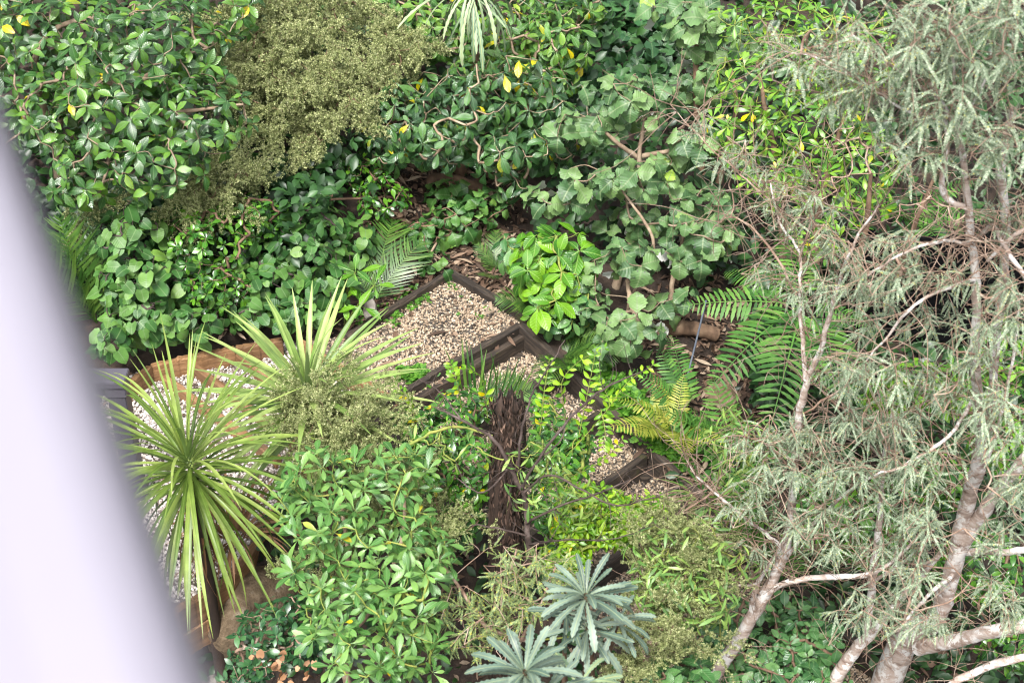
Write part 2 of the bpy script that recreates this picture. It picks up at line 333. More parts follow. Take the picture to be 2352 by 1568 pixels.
T = {
 'broad': variants(6, 1, w=.23, prof='oval', n=8, teeth=.10, fold=.3, curl=.7, stalk=.08),
 'obov': variants(6, 2, w=.19, prof='obov', n=7, fold=.35, curl=.8, stalk=.1, wave=.12),
 'kawa': variants(5, 3, w=.5, prof='heart', n=6, fold=.15, curl=.5, stalk=0, wave=.08, lobe=.16),
 'shiny': variants(4, 4, w=.24, prof='obov', n=5, fold=.3, curl=.5, stalk=.12),
 'rang': variants(6, 5, w=.44, prof='oval', n=11, teeth=.2, fold=.16, curl=.8, stalk=.06, wave=.24),
 'bright': variants(5, 6, w=.24, prof='oval', n=7, fold=.25, curl=.7, stalk=.1, wave=.08),
 'five': variants(6, 7, w=.155, prof='obov', n=6, fold=.22, curl=.5, stalk=.14),
 'cabb': variants(9, 8, w=.0125, prof='strap', n=10, fold=.35, curl=.9, stalk=0, twist=.3),
 'cabb2': variants(6, 9, w=.025, prof='strap', n=9, fold=.45, curl=.45, stalk=0, twist=.3),
 'lance': variants(7, 10, w=.066, prof='lance', n=20, teeth=.34, fold=.22, curl=.8, stalk=.02),
 'lance2': variants(5, 11, w=.026, prof='lance', n=20, teeth=.45, fold=.3, curl=1.2, stalk=.02),
 'narrow': variants(5, 12, w=.095, prof='narrow', n=5, fold=.3, curl=.6, stalk=.1),
 'small': variants(5, 13, w=.205, prof='oval', n=6, fold=.3, curl=.6, stalk=.08),
 'puka': variants(6, 14, w=.29, prof='oval', n=8, teeth=.14, fold=.2, curl=.6, stalk=.1, wave=.1),
 'cop': variants(4, 15, w=.23, prof='oval', n=5, fold=.2, curl=.4, stalk=.1),
 'kow': [frond_t(20, .052, .015, c, True, 76, .25, .08, seed=i) for i, c in enumerate((.3, .8, 1.2, 1.7, 1.))],
 'kow2': [frond_t(15, .07, .02, c, True, 70, .1, .1, seed=i+9) for i, c in enumerate((.1, .4, .7, 1.))],
 'fern': [fern_t(20, .19, c, i+20) for i, c in enumerate((.5, .8, 1.2))],
 'palm': [frond_t(26, .36, .011, c, True, 46, .25, .1, True, .12, seed=i+30) for i, c in enumerate((.3, .6, .9))],
 'olive': [sprig_t(26, .17, i) for i in range(4)],
 'blade': variants(5, 16, w=.022, prof='strap', n=6, fold=.3, curl=1.5, stalk=0),
 'under': variants(4, 17, w=.28, prof='oval', n=3, fold=.3, curl=.6, stalk=.1),
 'fernlet': [frond_t(9, .3, .05, .6, True, 65, .1, .1, seed=i+40) for i in range(3)],
}
# ------------------------------------------------------------------ ground
def sstep(a, b, x):
    t = np.clip((x-a)/(b-a), 0, 1); return t*t*(3-2*t)
S0 = onz(1186, 754, 0.0); S3 = onz(1490, 1043, -.36); STEP = (S3-S0)/3; STEP[2] = -.12
CROSS = unit(np.array([STEP[1], -STEP[0], 0])); CROSS = CROSS if CROSS[1] < 0 else -CROSS
WID = 1.15
PL = [onz(u, v, -.02)[:2] for u, v in ((1035, 624), (1210, 724), (1020, 868), (900, 935), (905, 915), (690, 780), (800, 768))]
WH = [onz(u, v, -.12)[:2] for u, v in ((240, 880), (345, 838), (440, 818), (540, 797), (690, 780), (905, 915), (650, 1140), (590, 1250), (520, 1345), (380, 1390), (180, 1200))]
s0 = S0[:2]; sv = STEP[:2]; cv = CROSS[:2]
ST = [s0-.02*sv, s0+9*sv, s0+9*sv+cv*WID, s0+cv*WID]
def inside(px, py, poly):
    c = np.zeros(np.shape(px), bool); n = len(poly)
    for i in range(n):
        (x1, y1), (x2, y2) = poly[i], poly[i-1]
        with np.errstate(divide='ignore', invalid='ignore'):
            c ^= ((y1 > py) != (y2 > py)) & (px < (x2-x1)*(py-y1)/(y2-y1+1e-12)+x1)
    return c
def fade_(x, y):
    return np.sin(x*1.7+y*.9)*.5+np.sin(x*3.1-y*2.3+1)*.3+np.sin(x*5.3+y*4.1+2)*.2
def gz(x, y):
    x = np.asarray(x, float); y = np.asarray(y, float)
    t = (x-s0[0])*.78-(y-s0[1])*.63
    z = -.30*np.clip(t-.05, 0, 6)+.22*np.clip(y-9.4, 0, 30)+.3*np.clip(y-11.6, 0, 30)
    z += .28*sstep(8.5, 9.6, y)*(x < -.4)*sstep(-.4, -1.2, x) - 1.0*sstep(6.6, 5.7, y)*sstep(1.0, -.2, x)
    z += .05*fade_(x, y)-.04
    pl = inside(x, y, PL); wh = inside(x, y, WH); st = inside(x, y, ST)
    z = np.where(pl, np.minimum(z, -.12), z); z = np.where(wh, np.minimum(z, -.24), z)
    k = np.clip(np.floor(((x-s0[0])*sv[0]+(y-s0[1])*sv[1])/(sv@sv)), 0, 9)
    z = np.where(st, np.minimum(z, -.12*(k+1)-.14), z)
    return z
gx = np.concatenate([-np.geomspace(90, 7, 14), np.linspace(-6.8, 7.2, 240), np.geomspace(7.5, 90, 14)])
gy = np.concatenate([-np.geomspace(40, 1, 8), np.linspace(0, 3.9, 10), np.linspace(4, 15, 190), np.geomspace(15.3, 120, 16)])
X, Y = np.meshgrid(gx, gy); Z = gz(X, Y); Z = np.minimum(Z, 14)
nx, ny = len(gx), len(gy); i, j = np.meshgrid(np.arange(ny-1), np.arange(nx-1), indexing='ij')
gf = np.stack([i*nx+j, i*nx+j+1, (i+1)*nx+j+1, (i+1)*nx+j], -1).reshape(-1, 4)
link('ground', mesh_from('ground', np.stack([X, Y, Z], -1).reshape(-1, 3), gf, mat=M['soil']), kind='structure', label='dark brown soil of the garden slope')

# ------------------------------------------------------------------ boards, path, stones
def board(name, a, b, h, th, mat, parent, up=True, side=0., bev=.006, label=None):
    """a plank from a to b (top centre line), h deep, th thick, its own grain along local X"""
    a = np.asarray(a, float); b = np.asarray(b, float); L = np.linalg.norm(b-a); ex = (b-a)/L
    ey = unit(np.cross([0, 0, 1], ex)); ez = np.cross(ex, ey)
    bm = bmesh.new(); bmesh.ops.create_cube(bm, size=1)
    for v in bm.verts: v.co = (v.co.x*L, v.co.y*th, v.co.z*h)
    bmesh.ops.subdivide_edges(bm, edges=[e for e in bm.edges if abs(e.verts[0].co.x-e.verts[1].co.x) > L*.5], cuts=5)
    bmesh.ops.bevel(bm, geom=list(bm.edges), offset=bev, segments=1, affect='EDGES', clamp_overlap=True)
    for v in bm.verts: v.co += Vector((0, rng.normal()*.0028, rng.normal()*.0035))
    me = bpy.data.meshes.new(name); bm.to_mesh(me); bm.free(); me.materials.append(M[mat])
    o = link(name, me, parent, label=label)
    mid = (a+b)/2-ez*h/2
    mw = Matrix([[*map(float, (ex[k], ey[k], ez[k], mid[k]-parent.location[k]))] for k in range(3)]+[[0, 0, 0, 1]])
    o.matrix_basis = mw
    return o
stairs = thing('garden_steps', 'dark weathered timber box steps going down beside the gravel landing', 'steps', S0)
# landing edging
Tt, Rr_ = onz(1035, 621, .03), onz(1216, 726, .03)
board('edging_board', Tt, Rr_, .16, .05, 'old_wood', stairs)
board('edging_board', Tt+np.array([-.03, -.03, -.003]), onz(796, 770, .025), .16, .05, 'old_wood', stairs)
fend = S0+CROSS*(WID+.42)
board('riser_board', S0+np.array([.02, .02, .028])+STEP*[.02, .02, 0], fend+[0, 0, .028]+STEP*[.02, .02, 0], .1, .045, 'old_wood', stairs)
board('riser_board', S0+STEP*[.14, .14, 0]+[0, 0, -.03], fend+STEP*[.14, .14, 0]+[0, 0, -.03], .14, .05, 'old_wood', stairs)
for k in range(1, 9):
    a = S0+STEP*k; board('riser_board', a+CROSS*.03+[0, 0, .02], a+CROSS*WID+[0, 0, .02], .17, .045, 'old_wood', stairs)
nrm = -CROSS
rails = [(0.06, 2.02), (2.06, 3.6), (3.64, 5.6), (5.64, 8.2)]
for k, (a, b) in enumerate(rails):
    board('side_board', S0+STEP*a+nrm*.02+[0, 0, .05], S0+STEP*b+nrm*.02+[0, 0, .05], .2, .05, 'old_wood', stairs)
for k in (.25, 2.1, 3.1):
    p = S0+STEP*k+CROSS*.07
    v, f = tube(smooth_line([p+[0, 0, -.25], p+[0, 0, -.10]], 2), .035, 8)
    bm_top = np.vstack([v, v[-8:].mean(0)]); n0 = len(v)-8
    o = link('peg', mesh_from('peg', bm_top-S0, np.concatenate([f, [[n0+i, n0+(i+1) % 8, len(v), len(v)] for i in range(0, 8)]])[:len(f)], mat=M['old_wood'], smooth=False), stairs)
    capf = np.array([[n0+i, n0+(i+1) % 8, len(v)] for i in range(8)])
    link('peg_top', mesh_from('peg_top', bm_top-S0, capf, mat=M['old_wood'], smooth=False), o)

tan = thing('timber_edging', 'tan timber edging boards dividing the white gravel behind the cabbage trees', 'edging', onz(540, 900, -.12))
bk = [(262, 905), (345, 838), (440, 816), (540, 797), (650, 777)]
for k, ((u1, v1), (u2, v2)) in enumerate(zip(bk, bk[1:])):
    a, b = onz(u1, v1, .0), onz(u2, v2, .0); d = unit(b-a)*.004
    board('edging_board', a+d, b-d, .15, .045, 'new_wood', tan)
for (u1, v1, u2, v2, z) in ((375, 862, 640, 1050, -.06), (437, 830, 720, 1040, -.05), (537, 806, 800, 985, -.045), (690, 782, 908, 918, -.0)):
    board('divider_board', onz(u1, v1, z), onz(u2, v2, z), .13, .045, 'new_wood', tan)
fr = [(912, 921), (800, 985), (655, 1130), (600, 1230), (520, 1330), (400, 1400)]
for (u1, v1), (u2, v2) in zip(fr, fr[1:]):
    a, b = onz(u1, v1, -.02 if v1 < 1000 else -.07), onz(u2, v2, -.07); d = unit(b-a)*.003
    board('retaining_board', a+d, b-d, .17, .05, 'new_wood', tan)
    board('retaining_board', a+d+[0.004, -.006, -.175], b-d+[0.004, -.006, -.175], .17, .05, 'new_wood', tan)

def sheet(name, poly, z, mat, **kw):
    bm = bmesh.new(); bm.faces.new([bm.verts.new((float(p[0]), float(p[1]), z)) for p in poly])
    bmesh.ops.recalc_face_normals(bm, faces=bm.faces[:]); bmesh.ops.triangulate(bm, faces=bm.faces[:])
    me = bpy.data.meshes.new(name); bm.to_mesh(me); bm.free(); me.materials.append(M[mat]); return link(name, me, **kw)
sheet('path', PL, -.035, 'bed', kind='structure', label='gravel landing of the garden path')
sheet('path', WH, -.135, 'bed', kind='structure', label='white gravel terrace of the garden path')
for k in range(9):
    a = s0+sv*k; sheet('path', [a, a+sv, a+sv+cv*WID, a+cv*WID], -.12*(k+1)-.03, 'bed', kind='structure', label='gravel tread of the garden steps')
ph = (1+5**.5)/2
IV = unit(np.array([(-1, ph, 0), (1, ph, 0), (-1, -ph, 0), (1, -ph, 0), (0, -1, ph), (0, 1, ph), (0, -1, -ph), (0, 1, -ph), (ph, 0, -1), (ph, 0, 1), (-ph, 0, -1), (-ph, 0, 1)]))
IF = np.array([(0, 11, 5), (0, 5, 1), (0, 1, 7), (0, 7, 10), (0, 10, 11), (1, 5, 9), (5, 11, 4), (11, 10, 2), (10, 7, 6), (7, 1, 8), (3, 9, 4), (3, 4, 2), (3, 2, 6), (3, 6, 8), (3, 8, 9), (4, 9, 5), (2, 4, 11), (6, 2, 10), (8, 6, 7), (9, 8, 1)])
def rand_rot(n):
    q = rng.normal(size=(n, 4)); q /= np.linalg.norm(q, axis=1)[:, None]; w, x, y, z = q.T
    return np.stack([np.stack([1-2*(y*y+z*z), 2*(x*y-z*w), 2*(x*z+y*w)], -1), np.stack([2*(x*y+z*w), 1-2*(x*x+z*z), 2*(y*z-x*w)], -1), np.stack([2*(x*z-y*w), 2*(y*z+x*w), 1-2*(x*x+y*y)], -1)], 1)
def stones(pts, size):
    n = len(pts); v = IV[None]*(1+rng.normal(size=(n, 12, 1))*.13)*np.stack([np.ones(n), rng.uniform(.65, .95, n), rng.uniform(.5, .8, n)], -1)[:, None]
    v = np.einsum('nij,nvj->nvi', rand_rot(n), v)*(size*rng.uniform(.65, 1.35, n))[:, None, None]+pts[:, None]
    f = IF[None]+(np.arange(n)*12)[:, None, None]
    return v.reshape(-1, 3), f.reshape(-1, 3)
def sample_poly(poly, n):
    p = np.array(poly); lo, hi = p.min(0), p.max(0); q = rng.uniform(lo, hi, (n*3, 2)); return q[inside(q[:, 0], q[:, 1], poly)][:n]
def gravel(name, poly, z, dens, size, mat, label):
    p = np.array(poly); a = .5*abs(sum(p[i-1][0]*p[i][1]-p[i][0]*p[i-1][1] for i in range(len(p))))
    q = sample_poly(poly, int(a*dens)); q = q[(fade_(q[:, 0]*4+3, q[:, 1]*4)+rng.normal(size=len(q))*.35) < .72]; zz = np.full(len(q), z)+rng.uniform(-.004, .012, len(q))+.01*fade_(q[:, 0]*3, q[:, 1]*3)
    v, f = stones(np.column_stack([q, zz]), size)
    link(name, mesh_from(name, v, f, mat=M[mat], smooth=False), kind='stuff', label=label)
gravel('cream_gravel', PL, -.03, 8600, .0082, 'cream', 'cream and charcoal gravel spread over the landing')
gravel('white_gravel', WH, -.13, 5200, .0105, 'white', 'white gravel spread between the tan boards')
sp = []
for k in range(8):
    a = s0+sv*k; poly = [a, a+sv, a+sv+cv*WID, a+cv*WID]; q = sample_poly(poly, int(np.linalg.norm(sv)*WID*8000))
    sp.append(np.column_stack([q, -.12*(k+1)-.025+rng.uniform(-.004, .012, len(q))]))
v, f = stones(np.concatenate(sp), .0084)
link('cream_gravel', mesh_from('step_gravel', v, f, mat=M['cream'], smooth=False), kind='stuff', label='cream and charcoal gravel on the step treads')

# boulders
def boulder(label, c, r, mat, seed):
    bm = bmesh.new(); bmesh.ops.create_icosphere(bm, subdivisions=4, radius=1); q = np.random.default_rng(seed)
    pl = unit(q.normal(size=(11, 3))); d = q.uniform(.62, .9, 11)
    for v in bm.verts:
        p = np.array(v.co)
        for n_, dd in zip(pl, d):
            e = p@n_-dd
            if e > 0: p = p-n_*e*.85
        p = p+.035*math.sin(p[0]*9+seed)*math.sin(p[1]*8)*math.sin(p[2]*10+1)
        v.co = p*np.array(r)
    me = bpy.data.meshes.new('boulder'); bm.to_mesh(me); bm.free(); me.materials.append(M[mat])
    for pg in me.polygons: pg.use_smooth = True
    return link('boulder', me, None, c, label=label, category='boulder', group='boulders below the gravel terrace')
boulder('large rough brown boulder under the drooping cabbage tree leaves', onz(560, 1400, -.42), (.36, .3, .3), 'rock', 3)
boulder('grey boulder at the bottom edge, beside the out-of-focus white rail', onz(500, 1555, -.85), (.3, .22, .2), 'grey_rock', 4)
boulder('small brown boulder tucked behind the dark small-leaved shrub', onz(650, 1440, -.75), (.15, .15, .15), 'rock', 5)
boulder('half buried tan boulder among the ferns right of the steps', onz(1640, 920, -.46), (.2, .15, .12), 'rock', 8)
boulder('small grey pointed stone at the upper left corner of the landing', onz(850, 712, .04), (.045, .05, .09), 'grey_rock', 9)
# leaf litter
lit = []
for (u0, v0, u1, v1, n) in ((840, 380, 1200, 770, 3600), (1480, 560, 1760, 1050, 1700), (480, 700, 860, 800, 300), (470, 1290, 720, 1560, 400), (1600, 1100, 2300, 1568, 900), (1020, 1150, 1320, 1560, 400)):
    for q in range(n):
        p = onz(rng.uniform(u0, u1), rng.uniform(v0, v1), 0.05); lit.append(p)
lit = np.array(lit); lit[:, 2] = gz(lit[:, 0], lit[:, 1])+rng.uniform(.005, .03, len(lit))
ok = ~inside(lit[:, 0], lit[:, 1], WH) & ~inside(lit[:, 0], lit[:, 1], ST); ok &= ~inside(lit[:, 0], lit[:, 1], PL); lit = lit[ok]
for poly, zz, k in ((PL, -.012, 70), (WH, -.11, 110)):                # a few dead leaves blown on to the gravel
    q = sample_poly(poly, k); lit = np.vstack([np.column_stack([q, np.full(len(q), zz)]), lit]) if rng.random() < 2 else lit
lit = lit[rng.permutation(len(lit))]
n = len(lit); yd = rng.normal(size=(n, 3))*[1, 1, .25]; nn = rng.normal(size=(n, 3))*[.4, .4, .3]+[0, 0, 1]
half = n//2
a = stamp(T['narrow'][2], frames(yd[:half], nn[:half], rng.uniform(.035, .15, half)), lit[:half]); b = stamp(T['under'][1], frames(yd[half:], nn[half:], rng.uniform(.025, .075, n-half)), lit[half:])
v, f = merge([(a[0], a[1]), (b[0], b[1])])
link('leaf_litter', mesh_from('leaf_litter', v, f, np.vstack([a[2], b[2]]), M['litter']), kind='stuff', label='brown dead leaves and twigs lying on the soil')
# ------------------------------------------------------------------ plants
PLANTS = []
class Plant:
    def __init__(s, name, label, cat, base, group=None):
        s.name, s.label, s.cat, s.base, s.group = name, label, cat, np.array(base, float), group
        s.leaves = []      # (template key, material key, part name, M, T)
        s.parts = []       # (name, verts, faces, material, kind)
        s.nodes = []
        PLANTS.append(s)
    def tubes(s, name, lst, mat, kind=None):
        if lst: v, f = merge(lst); s.parts.append((name, v, f, mat, kind))
    def limb(s, line, mat, name='branch', m=5, jit=.002, sides=8):
        """line: rows (u, v, d, radius in photo pixels) or world rows (x, y, z, r) with r < 1"""
        L = np.array(line, float)
        if abs(L[0][0]) > 20 or abs(L[0][1]) > 20:
            L = np.array([[*spot(u, v, d), r*d/FPX] for u, v, d, r in L])
        q = smooth_line(L, m); p = q[:, :3]+rng.normal(size=(len(q), 3))*min(jit, .0025); r = np.maximum(q[:, 3], .0015)*(1+rng.normal(size=len(q))*.05)
        s.parts.append((name, *tube(p, r, sides), mat, None)); s.nodes += list(p)
    def add(s, key, mat, y, n, size, pos, part='leaf'):
        y = np.atleast_2d(y)
        s.leaves.append((key, mat, part, frames(y, np.atleast_2d(n), np.atleast_1d(size)), np.atleast_2d(pos)))
def root(u, v, d):
    p = spot(u, v, d); p[2] = gz(p[0], p[1])-.03; return p
def crown(E, n, mind, shell=.5, up=.6, tocam=.25):
    """n well spaced points in the blobs E and an outward axis at each"""
    E = np.array(E, float); w = E[:, 3]*E[:, 4]; w = w/w.sum(); P, A = [], []
    for e, k in zip(E, np.maximum(1, np.round(w*n)).astype(int)):
        u, v, d, ru, rv, rd = e; c = spot(u, v, d); sx = ru*d/FPX; sy = rv*d/FPX
        got = 0; tries = 0
        while got < k and tries < k*25:
            tries += 1
            q = unit(rng.normal(size=3))
            if q[2] > .25 and rng.random() < .65: continue      # fewer on the far side (q[2] along the view axis)
            rr = shell+(1-shell)*rng.random()**.5
            p = c+(RT*q[0]*sx+UPV*q[1]*sy+FW*q[2]*rd)*rr
            g = float(gz(p[0], p[1]))+.05
            if p[2] < g: p[2] = g+rng.random()*.15
            if P and mind and np.min(np.sum((np.array(P[-400:])-p)**2, 1)) < (mind*(1 if tries < k*8 else .6))**2: continue
            ax = RT*q[0]/sx+UPV*q[1]/sy+FW*q[2]/rd
            A.append(unit(unit(ax)+np.array([0, 0, up])-FW*tocam+rng.normal(size=3)*.22)); P.append(p); got += 1
    return np.array(P), np.array(A)
def mst(plant, tips, mat, r0=.003, pw=.42, sides=4, name='twig', bend=.12, axes=None, rmax=.010):
    """twigs that join every tip to the nearest point of the skeleton grown so far"""
    sk = np.array(plant.nodes) if plant.nodes else plant.base[None]
    n = len(tips); d = np.linalg.norm(tips[:, None]-sk[None], axis=2); par = -1-np.argmin(d, 1); best = d.min(1)*.8; done = np.zeros(n, bool); order = []
    for _ in range(n):
        i = int(np.argmin(np.where(done, 1e9, best))); done[i] = True; order.append(i)
        dd = np.linalg.norm(tips-tips[i], axis=1)*1.05; m_ = (~done) & (dd < best); best[m_] = dd[m_]; par[m_] = i
    cnt = np.ones(n)
    for i in reversed(order):
        if par[i] >= 0: cnt[par[i]] += cnt[i]
    rad = np.minimum(r0*cnt**pw, rmax); L = []
    for i in order:
        a = sk[-1-par[i]] if par[i] < 0 else tips[par[i]]; b = tips[i]; ln = np.linalg.norm(b-a)
        off = rng.normal(size=3)*bend*ln+np.array([0, 0, -.06*ln])
        c = (a+b)/2+off if axes is None else b-axes[i]*ln*.35+off*.4
        L.append(tube(smooth_line([a, c, b], 3), np.linspace(rad[i]*1.15, rad[i]*.85, 7), sides))
    plant.tubes(name, L, mat, 'stuff')
def whorl(plant, tips, axes, key, mat, k=(5, 7), el=(0, 40), size=(.08, .11), flat=.5, stem=.03, droop=.15, part='leaf'):
    for p, a in zip(tips, axes):
        n = rng.integers(k[0], k[1]+1); ref = unit(np.cross(a, [.3, .5, .8])); b2 = np.cross(a, ref); ph0 = rng.uniform(0, 6.28)
        ph_ = ph0+np.arange(n)*2.4+rng.normal(size=n)*.2; e = np.radians(rng.uniform(el[0], el[1], n))
        rad = np.cos(ph_)[:, None]*ref+np.sin(ph_)[:, None]*b2
        y = rad*np.cos(e)[:, None]+a*np.sin(e)[:, None]+np.array([0, 0, -droop])+rng.normal(size=(n, 3))*.08
        nn = a*flat+np.array([0, 0, 1])*(1-flat)*.8-rad*np.sin(e)[:, None]*.6+rng.normal(size=(n, 3))*.14
        pos = p+rad*.004-a*(np.arange(n)/n*stem)[:, None]
        plant.add(key, mat, y, nn, rng.uniform(size[0]*.72, size[1]*1.06, n)*rng.uniform(.85, 1.1), pos, part)
def scatter(plant, tips, axes, key, mat, size, hang=.8, per=1, spread=.0, part='leaf', nup=.5):
    for _ in range(per):
        n = len(tips); nn = axes+np.array([0, 0, nup])+rng.normal(size=(n, 3))*.3
        y = np.array([0, 0, -hang])+rng.normal(size=(n, 3))*.45+axes*.25
        y = y-unit(nn)*np.sum(y*unit(nn), 1)[:, None]*.8
        plant.add(key, mat, y, nn, rng.uniform(size[0], size[1], n), tips+rng.normal(size=(n, 3))*spread, part)
def spray(plant, pts, key, mat, stem_mat, size, n=9, r=.003, part='leaf', tri=False, lift=.2, splay=1.):
    """an arching shoot with its leaves in opposite pairs"""
    q = smooth_line(pts, 6); plant.parts.append(('stem', *tube(q, np.linspace(r, r*.4, len(q)), 5), stem_mat, None))
    s = np.linspace(.12, 1, n); idx = s*(len(q)-1); t = unit(np.gradient(q, axis=0))
    for m_, i in enumerate(idx):
        i0 = int(i); p = q[i0]+(q[min(i0+1, len(q)-1)]-q[i0])*(i-i0); tt = t[i0]
        sd = unit(np.cross(tt, [0, 0, 1])); upn = np.cross(sd, tt); k = 1 if m_ % 2 else 0
        for g in (-1, 1):
            d = (sd*g*splay+upn*.3*k)+tt*rng.uniform(.3, .7)+rng.normal(size=3)*.12+[0, 0, lift*.2]
            plant.add(key, mat, d, upn+rng.normal(size=3)*.2-FW*.2, rng.uniform(*size)*(1-.35*s[m_]**3), p, part)
def kowhai_foliage(plant, E, n, key='kow', mat='kow', size=(.085, .135), k=(9, 14), twig='orange_twig', mind=.07, droop=.55):
    tips, ax = crown(E, n, mind, .15, .35, .15)
    D = unit(ax*[1, 1, .6]+rng.normal(size=tips.shape)*.5); SL = rng.uniform(.08, .24, len(tips))*(1 if size[1] > .09 else .6)
    mst(plant, tips-D*SL[:, None], twig, .0016, .46, 5, 'twig', .08, None, .010)
    plant.tubes('twig', [tube(smooth_line([p-d*s, p-d*s*.4+[0, 0, .012], p], 3), np.linspace(.0022, .0012, 7), 4) for p, d, s in zip(tips, D, SL)], twig, 'stuff')
    for p, a, d, sl in zip(tips, ax, D, SL):
        kk = rng.integers(k[0], k[1]+1)
        ref = unit(np.cross(d, [.2, .4, .9])); b2 = np.cross(d, ref); f_ = np.arange(kk)*2.4
        rad = np.cos(f_)[:, None]*ref+np.sin(f_)[:, None]*b2; s = rng.uniform(.2, 1., kk)[:, None]
        y = rad*(1.05-.55*s)+d*(.25+.8*s)+np.array([0, 0, -droop])*(.5+s*.6)+rng.normal(size=(kk, 3))*.15
        nn = np.array([0, 0, 1.])+d*.4-rad*.2+rng.normal(size=(kk, 3))*.2
        plant.add(key, mat, y, nn, rng.uniform(size[0]*.75, size[1]*1.1, kk), p-d*(1-s)*sl)

def flush():
    """decide which leaves show largest, build those as parts and the rest as one mass"""
    W, H = 900, 600; recs = []; SM = []
    sx, sy = np.meshgrid(np.array([-.6, 0, .6]), np.linspace(.12, .95, 6)); sx, sy = sx.ravel(), sy.ravel()
    allp, alld, owner = [], [], []; lid = 0
    for p in PLANTS:
        p.meta = []
        for (key, mat, part, Mx, Tx) in p.leaves:
            tv = T[key][0][0]; w = np.abs(tv[:, 0]).max(); zz = np.interp(sy, [0, 1], [0, tv[-1, 2]])
            loc = np.stack([sx*w, sy*max(.3, tv[:, 1].max()), zz], -1)
            q = np.einsum('nij,vj->nvi', Mx, loc)+Tx[:, None]
            u, v, d = project(q); allp.append(np.stack([u*W/2352, v*H/1568], -1).reshape(-1, 2)); alld.append(d.ravel())
            n = len(Tx); owner.append(np.repeat(np.arange(lid, lid+n), 18)); lid += n
    P = np.concatenate(allp); D = np.concatenate(alld); O = np.concatenate(owner)
    ix = np.floor(P).astype(int); ok = (ix[:, 0] >= 0) & (ix[:, 0] < W) & (ix[:, 1] >= 0) & (ix[:, 1] < H) & (D > .2)
    # the out-of-focus rail hides the lower left
    zb = np.full(W*H, 1e9); flat = ix[:, 1]*W+ix[:, 0]; np.minimum.at(zb, flat[ok], D[ok])
    vis = np.zeros(len(D)); vis[ok] = D[ok] <= zb[flat[ok]]+.02
    score = np.bincount(O, vis, lid)
    base = 0
    cache = {}
    for p in PLANTS:
        e = link(p.name, None, None, p.base, label=p.label, category=p.cat, group=p.group)
        for nm, v, f, mat, kind in p.parts:
            link(nm, mesh_from(nm, v-p.base, f, mat=M[mat]), e, kind=kind)
        groups = {}
        for (key, mat, part, Mx, Tx) in p.leaves:
            n = len(Tx); g = groups.setdefault((part, mat), []); 
            sc = score[base:base+n]*np.linalg.norm(Mx[:, :, 1], axis=1); base += n
            for i_ in range(n): g.append((sc[i_], key, Mx[i_], Tx[i_]))
        byname = {}
        for (part, mat), g in groups.items(): byname.setdefault(part, []).extend([(s, k, m_, t_, mat) for s, k, m_, t_ in g])
        for part, g in byname.items():
            tiny = part.endswith('_mass')
            g.sort(key=lambda r: -r[0]); top = [] if tiny else g[:300]; rest = g if tiny else g[300:]
            for s, key, m_, t_, mat in top:
                vi = int(rng.integers(len(T[key]))); ck = (key, vi, mat)
                if ck not in cache: cache[ck] = mesh_from(part, *T[key][vi], mat=M[mat])
                o = bpy.data.objects.new(part, cache[ck]); COL.objects.link(o); o.parent = e
                mm = Matrix([[*map(float, m_[r]), float(t_[r]-p.base[r])] for r in range(3)]+[[0, 0, 0, 1]]); o.matrix_basis = mm
            bm_ = {}
            for s, key, m_, t_, mat in rest: bm_.setdefault(mat, {}).setdefault((key, int(rng.integers(len(T[key])))), []).append((m_, t_))
            for mat, dd in bm_.items():
                vv, ff, uu, o_ = [], [], [], 0
                for (key, vi), lst in dd.items():
                    a = stamp(T[key][vi], np.array([x[0] for x in lst]), np.array([x[1] for x in lst])-p.base)
                    vv.append(a[0]); ff.append(a[1]+o_); uu.append(a[2]); o_ += len(a[0])
                link('foliage', mesh_from('foliage', np.concatenate(vv), np.concatenate(ff), np.concatenate(uu), M[mat]), e, kind='stuff')
# ---- glossy broadleaf tree, upper left
p = Plant('broadleaf_tree', 'broadleaf tree at the upper left with glossy dark serrated leaves on pale brown branches', 'tree', root(150, 560, 11))
b = p.base
for L in ([(150, 560, 11.2, 16), (130, 330, 11, 8), (180, 215, 10.5, 7), (330, 180, 10.0, 8), (420, 120, 10.0, 5)],
          [(140, 450, 11.1, 8), (260, 330, 10.3, 8), (390, 260, 10.0, 6), (470, 340, 9.8, 4)],
          [(130, 330, 11, 7), (80, 160, 10.5, 8), (140, 60, 10.4, 6), (330, 30, 10.4, 4)],
          [(390, 260, 10.0, 5), (480, 250, 10.0, 4), (560, 240, 9.9, 2.5)], [(180, 215, 10.3, 7), (250, 330, 10.0, 5), (230, 440, 9.8, 3)]):
    p.limb(L, 'pale_twig', 'trunk' if len(L) == 5 and L[0][3] == 16 else 'branch')
t, a = crown([(120, 90, 10.4, 210, 130, .5), (340, 110, 10.2, 220, 130, .5), (430, 260, 9.9, 155, 110, .4), (230, 270, 10., 200, 130, .45), (190, 400, 9.9, 90, 75, .35),
              (520, 30, 10.6, 100, 60, .4), (350, 380, 9.8, 130, 80, .35), (20, 230, 10.2, 110, 120, .4), (60, 20, 10.5, 120, 70, .4)], 330, .10, .4, .55, .3)
mst(p, t, 'pale_twig', .0026, .42, 4, 'twig', .15)
whorl(p, t, a, 'broad', 'broad', (6, 9), (0, 45), (.08, .118), .55, .05)
